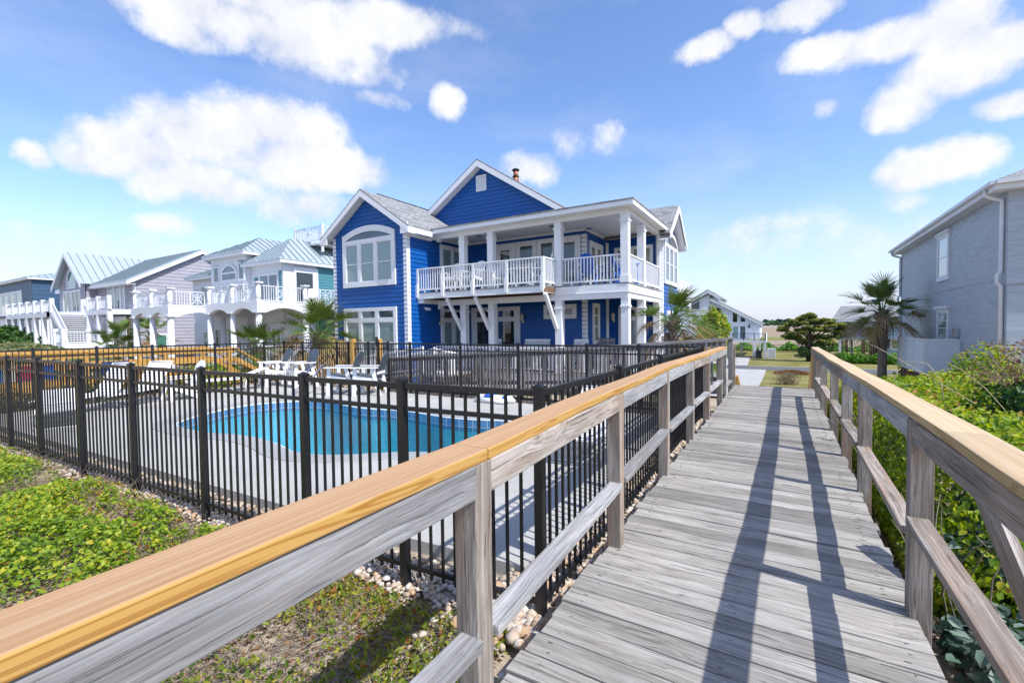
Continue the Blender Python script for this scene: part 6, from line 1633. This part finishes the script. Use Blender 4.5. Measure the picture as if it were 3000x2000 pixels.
# palms
def palm(label, x, y, zc, L, nf, trunk_r=.14, boots=60, lean=(0, 0), dead=.35, wind=(.12, .1), seed=1, skirt=.8, low=-38, group='sabal palms', fan=.85):
    R = random.Random(seed)
    g = float(gz(x, y)); t = thing('palm_tree', label, 'palm', (x, y, g), group=group)
    top = V((x + lean[0], y + lean[1], zc)); m = MB(); H_ = zc - g
    n = 16; pts = []; rs = []
    for i in range(n + 1):
        f = i / n; pts.append(V((x, y, g - .15)).lerp(top, f) + V((math.sin(f * 3) * .03, 0, 0))); rs.append(trunk_r * (1.12 - .25 * f + .08 * (i % 2)))
    m.tube(pts, rs, 11)
    o = m.build('trunk', M['trunk'], t); o.location = -V(t.location)
    m = MB()
    for i in range(boots):
        f = 1 - (i / boots) * min(.95, skirt / H_); a = i * 2.399; c = V((x, y, g)).lerp(top, f); d = V((math.cos(a), math.sin(a), 0)); u = V((-d.y, d.x, 0))
        l = R.uniform(.30, .52) * (.35 + .45 * L); p0 = c + d * trunk_r * .8; p1 = p0 + d * l * R.uniform(.45, .75) + V((0, 0, l * R.uniform(.30, .85))); w = R.uniform(.030, .045) + .02 * L
        md = p0.lerp(p1, .5) + V((0, 0, -.04))
        m.add([p0 - u * w, p0 + u * w, md + u * w * .75, p1 + u * w * .35, p1 - u * w * .35, md - u * w * .75, p0 + V((0, 0, -.10)), md + V((0, 0, -.035))], [(0, 1, 2, 5), (5, 2, 3, 4), (0, 6, 1), (0, 5, 7, 6), (1, 6, 7, 2), (5, 4, 7), (2, 7, 3), (4, 3, 7)], None, R.random())
    o = m.build('boot', M['trunk'], t); o.location = -V(t.location)
    Vv = []; Ff = []; T = []; Rn = []
    stems = MB()
    for k in range(nf):
        f = (k + .5) / nf
        az_ = k * 2.39996 + R.uniform(-.35, .35); el_ = math.radians(80 + (low - 80) * f ** .9 + R.uniform(-12, 12))
        age = (R.uniform(.55, 1.1) if f > 1 - dead else R.uniform(0, .38))
        d = V((math.cos(az_) * math.cos(el_), math.sin(az_) * math.cos(el_), math.sin(el_))); d = (d + V((wind[0], wind[1], 0))).normalized()
        pl_ = L * R.uniform(.62, 1.02); base = top + V((0, 0, -.22 * f * L)); mid = base + d * pl_ * .55 + V((0, 0, .05 * L)); end = base + d * pl_ + V((0, 0, -.06 * L - .12 * L * f))
        stems.tube([base, mid, end], [.017 * L + .004, .012 * L + .003, .008 * L + .003], 5, caps=False, rn=min(.5, age))
        dd = (end - mid).normalized(); side = dd.cross(V((0, 0, 1))); side = side.normalized() if side.length > .05 else V((1, 0, 0))
        side = (side + V((0, 0, R.uniform(-.5, .5)))).normalized(); nn = side.cross(dd).normalized()
        nl = 30; fl = L * fan * R.uniform(.82, 1.08)
        for j in range(nl):
            q_ = j / (nl - 1) - .5
            a = q_ * math.radians(205) + R.uniform(-.03, .03)
            rib = end + dd * fl * .30 * (1 - abs(q_) * 2)          # costa: middle leaflets start further out
            ld = (dd * math.cos(a) + side * math.sin(a) + nn * (.42 * abs(math.sin(a)) - .02)).normalized()
            ll = fl * (.60 + .22 * math.cos(a)) * R.uniform(.88, 1.08)
            w = .020 * L * R.uniform(.8, 1.2); wd = ld.cross(nn); wd = wd.normalized() if wd.length > .01 else side
            drop = R.uniform(.10, .30) + (.55 if age > .5 else 0) * R.uniform(.6, 1.2)
            b0 = len(Vv)
            for s_ in range(5):
                tt = s_ / 4; p = rib + ld * ll * tt + V((wind[0], wind[1], 0)) * ll * tt * tt * .45 + V((0, 0, -1)) * ll * drop * tt ** 3
                ww = w * (.5, 1, .85, .5, .05)[s_]
                Vv.append(p - wd * ww); Vv.append(p + wd * ww); T += [tt, tt]; Rn += [min(1, max(0, age + R.uniform(-.05, .05)))] * 2
            for s_ in range(4): Ff.append((b0 + 2 * s_, b0 + 2 * s_ + 1, b0 + 2 * s_ + 3, b0 + 2 * s_ + 2))
    o = np_mesh('crown', [tuple(p) for p in Vv], Ff, M['palm'], t, {'tt': T, 'rn': Rn}); o.location = -V(t.location)
    o = stems.build('frond_stalk', M['hedge'], t); o.location = -V(t.location)
    return t
palm('sabal palm with windblown brown tipped fronds at the right corner of the blue house', -2.62, 13.0, 1.66, .74, 28, .12, 80, seed=3, wind=(.30, .12), dead=.42, skirt=1.2, fan=1.0)
palm('tall sabal palm with a shaggy boot covered trunk in front of the grey house corner', 3.93, 27, 2.0, 1.12, 30, .17, 170, seed=8, wind=(-.05, .0), dead=.30, skirt=1.75, low=-20, fan=1.0)
palm('largest shaggy palm, rising behind the two left grey pool chairs', -15.45, 11.2, 1.3, 1.02, 40, .14, 60, seed=13, wind=(.12, .05), dead=.5, skirt=.9, low=-45, fan=1.0)
palm('smaller bright green palm left of the shaggy one behind the pool fence', -19.1, 10.9, .72, .88, 26, .17, 40, seed=17, wind=(.08, .05), dead=.25, skirt=.6, fan=1.0)
palm('small green palm beside the stairs of the lavender house', -41.6, 13.7, .95, 1.25, 18, .16, 20, seed=21, dead=.25, skirt=.5)
palm('low palm without visible trunk in front of the lavender house stairs', -39.6, 12.5, .15, 1.25, 16, .16, 10, seed=22, dead=.2, skirt=.3)
palm('palm seen between the round terrace columns of the teal house', -43.0, 16.0, 1.2, 1.4, 18, .16, 10, seed=25, dead=.3, skirt=.5)
palm('low blue green palm at ground level beyond the corner of the blue house', -4.1, 28, -.3, 1.25, 16, .14, 8, seed=29, dead=.1, skirt=.3)
# ------------------------------------------------------------------ furniture
def adirondack(label, slat, frame, loc, rz, leg=.0, group=None, name='adirondack_chair', nsl=5, tall=.82):
    """front faces local -Y; leg = extra height"""
    t = thing(name, label, 'chair', loc, rz, group)
    P = lambda m, n, mt: m.build(n, M[mt], t)
    h = leg
    m = MB()
    for i in range(6): f = i / 5; m.beam((-.27, -.30 + .50 * f, .37 + h - .10 * f), (.27, -.30 + .50 * f, .37 + h - .10 * f), .085, .022, up=(0, .2, 1))
    P(m, 'seat', slat)
    m = MB(); w = .58 / nsl
    for i in range(nsl):
        x0 = -.29 + i * w + .006; x1 = x0 + w - .012; top = lambda x: tall - .16 * (abs(x) / .29) ** 2.2
        xs_ = np.linspace(x0, x1, 4); sp_ = .72
        pl_ = [(x0 * sp_, 0), (x1 * sp_, 0)] + [(x, top(x)) for x in reversed(xs_)]
        m.prism(pl_, (0, .20, .24 + h), (1, 0, 0), V((0, .36, .93)).normalized(), -.011, .011)
    P(m, 'backrest', slat)
    for s in (-1, 1):
        m = MB(); m.prism([(s * .28, -.40), (s * .43, -.40), (s * .43, .25), (s * .33, .32), (s * .28, .32)], (0, 0, .56 + h), (1, 0, 0), (0, 1, 0), 0, .024); P(m, 'armrest', frame if slat == frame or leg > 0 else slat)
        m = MB(); m.beam((s * .31, -.34, 0), (s * .31, -.30, .56 + h), .10, .025, up=(1, 0, 0)); P(m, 'leg', frame)
        m = MB(); m.beam((s * .31, .36, 0), (s * .31, .16 if leg else -.3, .56 + h if leg else .36), .10 if leg else .12, .025, up=(1, 0, 0)); P(m, 'leg', frame)
        m = MB(); m.beam((s * .29, -.34, .33 + h), (s * .29, .26, .22 + h), .022, .10); P(m, 'side_rail', frame)
    m = MB(); m.beam((-.30, .30, .42 + h), (.30, .30, .42 + h), .025, .06); m.beam((-.30, -.335, .32 + h), (.30, -.335, .32 + h), .025, .10)
    if leg: m.beam((-.30, -.33, .2), (.30, -.33, .2), .08, .025)
    P(m, 'crossbar', frame)
    return t
gp = 'tall grey and white chairs by the pool'
adirondack('tall slate grey and white chair farthest left by the pool gate', 'slate', 'white', (-14.05, 8.55, -.28), math.radians(-14), .18, gp, 'tall_adirondack', 6, .80)
adirondack('tall slate grey and white chair behind the pool handrails', 'slate', 'white', (-12.95, 8.75, -.28), math.radians(-8), .18, gp, 'tall_adirondack', 6, .80)
adirondack('tall slate grey and white chair in profile, left of the pair at the gate', 'slate', 'white', (-10.35, 8.30, -.28), math.radians(-62), .18, gp, 'tall_adirondack', 6, .80)
adirondack('tall slate grey and white chair in profile, right of the pair at the gate', 'slate', 'white', (-9.62, 8.55, -.28), math.radians(-62), .18, gp, 'tall_adirondack', 6, .80)
adirondack('white four slat chair with a fan back at the left end of the pool', 'plastic_white', 'plastic_white', (-13.6, 5.75, -.28), math.radians(-5), .0, None, 'adirondack_chair', 4, .80)
gb = 'white chairs on the balcony'
adirondack('white fan back chair at the left end of the balcony', 'plastic_white', 'plastic_white', (-11.0, 13.95, FL), math.radians(8), .18, gb)
adirondack('white fan back chair second from the left on the balcony', 'plastic_white', 'plastic_white', (-10.02, 13.95, FL), math.radians(-5), .18, gb)
adirondack('white fan back chair behind the right side railing of the balcony', 'plastic_white', 'plastic_white', (-4.85, 17.2, FL), math.radians(95), .16, gb)
gc = 'blue chairs on the balcony'
adirondack('bright blue slatted chair on the balcony, its whole back showing', 'blue_chair', 'blue_chair', (-5.8, 15.2, FL), math.radians(175), .12, gc)
adirondack('bright blue chair on the balcony half hidden by the corner column', 'blue_chair', 'blue_chair', (-4.72, 15.5, FL), math.radians(120), .12, gc)
def rocker(label, loc, rz, group):
    t = thing('rocking_chair', label, 'rocking chair', loc, rz, group); P = lambda m, n: m.build(n, M['plastic_white'], t)
    m = MB()
    for i in range(6): m.beam((-.25, -.24 + i * .085, .42 - i * .012), (.25, -.24 + i * .085, .42 - i * .012), .07, .02)
    P(m, 'seat')
    m = MB()
    for i in range(6): x = -.20 + i * .08; m.beam((x, .22, .45), (x, .42, 1.08), .05, .015, up=(0, 1, 0))
    m.beam((-.27, .43, 1.10), (.27, .43, 1.10), .03, .10); m.beam((-.27, .21, .47), (.27, .21, .47), .03, .06); P(m, 'backrest')
    for s in (-1, 1):
        m = MB(); m.tube([(s * .26, -.42 + .14 * i, .02 + .012 * (i - 3) ** 2) for i in range(8)], .022, 6); P(m, 'rocker')
        m = MB(); m.beam((s * .30, -.30, .64), (s * .30, .36, .66), .10, .022); P(m, 'armrest')
        m = MB(); m.tube([(s * .26, -.24, .05), (s * .27, -.25, .64)], .02, 6); P(m, 'leg')
        m = MB(); m.tube([(s * .26, .20, .05), (s * .27, .30, .62), (s * .27, .44, 1.14)], .02, 6); P(m, 'leg')
    return t
gr = 'white rocking chairs on the balcony'
for X, Yy, rz, lab in ((-9.05, 14.3, 40, 'white rocking chair on the balcony just right of the second column'), (-8.55, 15.2, -20, 'white rocking chair in front of the balcony door'), (-7.35, 14.2, -60, 'white rocking chair left of the balcony corner post'), (-6.95, 15.1, 70, 'white rocking chair by the third column of the balcony'), (-5.1, 16.3, 30, 'white folding style rocker beside the blue chair')):
    rocker(lab, (X, Yy, FL), math.radians(rz), gr)
gl = 'white rocking chairs on the lower porch'
for X, lab in ((-9.95, 'white rocking chair before the glass porch doors'), (-8.3, 'white rocking chair on the lower porch right of the glass doors'), (-7.85, 'white rocking chair on the lower porch beside the diagonal brace'), (-6.3, 'white rocking chair on the lower porch at the right of the small window')):
    rocker(lab, (X, 14.95, LF), math.radians(rnd.uniform(-8, 8)), gl)
t = thing('balcony_table', 'white folding table between the rocking chairs on the balcony', 'table', (-8.15, 14.35, FL))
m = MB(); m.box(-.42, .42, -.35, .35, .70, .735); m.build('tabletop', M['plastic_white'], t)
for s in (-1, 1):
    m = MB(); m.beam((s * .3, -.28, 0), (s * .3, .28, .70), .05, .03, up=(1, 0, 0)); m.beam((s * .26, .28, 0), (s * .26, -.28, .70), .05, .03, up=(1, 0, 0)); m.build('leg', M['plastic_white'], t)
t = thing('porch_lounger', 'grey slatted lounge chair on the lower porch by the narrow window', 'lounge chair', (-5.9, 16.9, LF), math.radians(15))
m = MB()
for i in range(12): m.beam((-.33, .2 + i * .028, .45 + i * .06), (.33, .2 + i * .028, .45 + i * .06), .05, .015, up=(0, -.9, .4))
m.build('backrest', M['railgrey'], t); m = MB(); m.box(-.33, .33, -.9, .2, .36, .40); m.build('seat', M['railgrey'], t)
for s in (-1, 1):
    for yy in (-.8, .25): m = MB(); m.box(s * .31 - .025, s * .31 + .025, yy, yy + .05, 0, .37); m.build('leg', M['railgrey'], t)
def chaise(label, loc, rz, back=.62, mat='plastic_white', group='white strap loungers round the pool'):
    """foot towards local -Y"""
    t = thing('strap_lounger', label, 'lounger', loc, rz, group)
    m = MB(); n = 15
    for i in range(n): y_ = -1.15 + i * .082; m.beam((-.30, y_, .36 + .02 * math.sin(i)), (.30, y_, .36 + .02 * math.sin(i)), .068, .012)
    m.build('seat_straps', M[mat], t)
    m = MB(); d = V((0, math.cos(back), math.sin(back)))
    for i in range(9): c = V((0, .08, .37)) + d * (.05 + i * .082); m.obox(c, (.30, 0, 0), d * .034, V((0, -d.z, d.y)) * .006)
    m.build('back_straps', M[mat], t)
    m = MB()
    for s in (-1, 1):
        e = V((s * .31, .08, .37)) + d * .78
        m.tube([(s * .31, -1.2, .34), (s * .31, .08, .36), e], .017, 6)
    e = d * .78 + V((0, .08, .37)); m.tube([(-.31, e.y, e.z), (.31, e.y, e.z)], .017, 6); m.build('frame', M[mat], t)
    for yy in (-.95, .30):
        m = MB(); m.tube([(-.31, yy, .34), (-.33, yy - .05, .12), (-.31, yy, .015), (.31, yy, .015), (.33, yy - .05, .12), (.31, yy, .34)], .017, 6); m.build('leg', M[mat], t)
    return t
chaise('white strap lounger nearest the camera at the left end of the pool', (-12.45, 3.1, -.28), math.radians(75), .25)
chaise('white strap lounger with its back raised, second from the left', (-13.55, 4.1, -.28), math.radians(20), 1.0)
chaise('white strap lounger between the raised one and the fan back chair', (-13.7, 4.95, -.28), math.radians(25), .95)
chaise('cream strap lounger lying flat below the palms', (-13.95, 7.25, -.28), math.radians(-25), .35)
chaise('white strap lounger glimpsed through the near pickets by the right fence', (-2.45, 6.4, -.28), math.radians(8), .55)
# pool handrails
t = thing('pool_handrail', 'pair of bent stainless steel handrails over the pool steps', 'handrail', (-11.3, 7.8, -.28))
for (dx, dy) in ((-.42, .35), (.30, .10)):
    a = V((-11.45 + dx, 8.35 + dy, -.28)); m = MB()
    pts = [a, a + V((0, 0, .55)), a + V((.03, -.06, .74)), a + V((.10, -.22, .80)), a + V((.2, -.5, .70)), a + V((.36, -1.0, .28)), a + V((.42, -1.15, .1)), a + V((.44, -1.2, -.35))]
    m.tube(pts, .024, 9); o = m.build('rail', M['steel'], t); o.location = -V(t.location)
    m = MB(); m.tube([a, a + V((0, 0, .02))], [.055, .04], 10); o = m.build('flange', M['steel'], t); o.location = -V(t.location)
# float left by the fence
t = thing('pool_float', 'flat white and blue pool float lying by the back fence', 'pool float', (-5.9, 9.0, -.27))
m = MB(); m.tube([(-.55, 0, .05), (-.45, 0, .07), (.45, .02, .07), (.55, .02, .05)], [.03, .09, .09, .03], 10); m.tube([(-.4, -.18, .05), (.4, -.16, .05)], .06, 8); m.build('cushion', M['plastic_white'], t)
m = MB(); m.box(-.22, -.02, -.11, .13, .10, .165); m.box(.28, .34, -.1, .12, .09, .16); m.build('strap', M['blue_chair'], t)
# towels on the yellow walkway rail
for X0_, X1_, mt, lab in ((3.75, 4.15, 'towel_blue', 'bright blue towel hanging at the right of the row on the yellow rail'), (3.45, 3.7, 'red', 'dark red striped towel on the yellow rail'), (3.2, 3.42, 'cream', 'cream towel on the yellow rail between the red and the blue'), (2.98, 3.18, 'towel_blue2', 'small sky blue towel at the left of the row on the yellow rail'), (5.15, 5.75, 'towel_navy', 'navy towel hanging alone on the yellow rail')):
    mt_ = {'red': lambda: plain('red_towel', (.32, .02, .06), .9, .2), 'towel_blue2': lambda: plain('sky_towel', (.02, .22, .55), .9, .2)}.get(mt, lambda: M[mt])()
    m = MB(); k = 7
    for sgn in (1, -1):
        vs = []; 
        for j in range(k):
            f = j / (k - 1)
            for z_ in (.62, .45, .25 - .02 * math.sin(f * 9)):
                vs.append((-17.0 + sgn * (.035 + .01 * math.sin(f * 14)), X0_ + (X1_ - X0_) * f, z_))
        m.add(vs, [(3 * j + i, 3 * j + 3 + i, 3 * j + 4 + i, 3 * j + 1 + i) for j in range(k - 1) for i in range(2)], None, .5, True)
    m.box(-17.04, -16.96, X0_, X1_, .615, .63)
    tag(m.build('towel', mt_), lab, 'towel', 'towels on the yellow rail')
# terrace furniture next door
for i, (X, Yy, lab) in enumerate(((-30.2, 15.6, 'brown wooden armchair on the teal house ground terrace, left one'), (-29.3, 15.7, 'brown wooden armchair on the teal house ground terrace, right one'))):
    adirondack(lab, 'teak', 'teak', (X, Yy, -.45), math.radians(-20), .18, 'brown terrace armchairs')
for X, Yy, lab in ((-35.2, 13.6, 'dark armchair beside the round columns of the teal house'), (-33.2, 14.2, 'dark high backed chair under the left terrace of the teal house')):
    adirondack(lab, 'wicker', 'wicker', (X, Yy, -1.0), math.radians(-70), .2, 'dark terrace chairs')
adirondack('white fan back chair on the upper terrace of the teal house', 'plastic_white', 'plastic_white', (-26.9, 19.2, 3.15), math.radians(60), .1)
# lean-to board outside the right railing
m = MB(); m.beam((.98, 3.7, .62), (1.04, 1.75, -.66), .04, .16, up=(0, .5, .8)); tag(m.build('loose_board', M['railwood']), 'weathered board leaning diagonally outside the right railing', 'board')
# haze
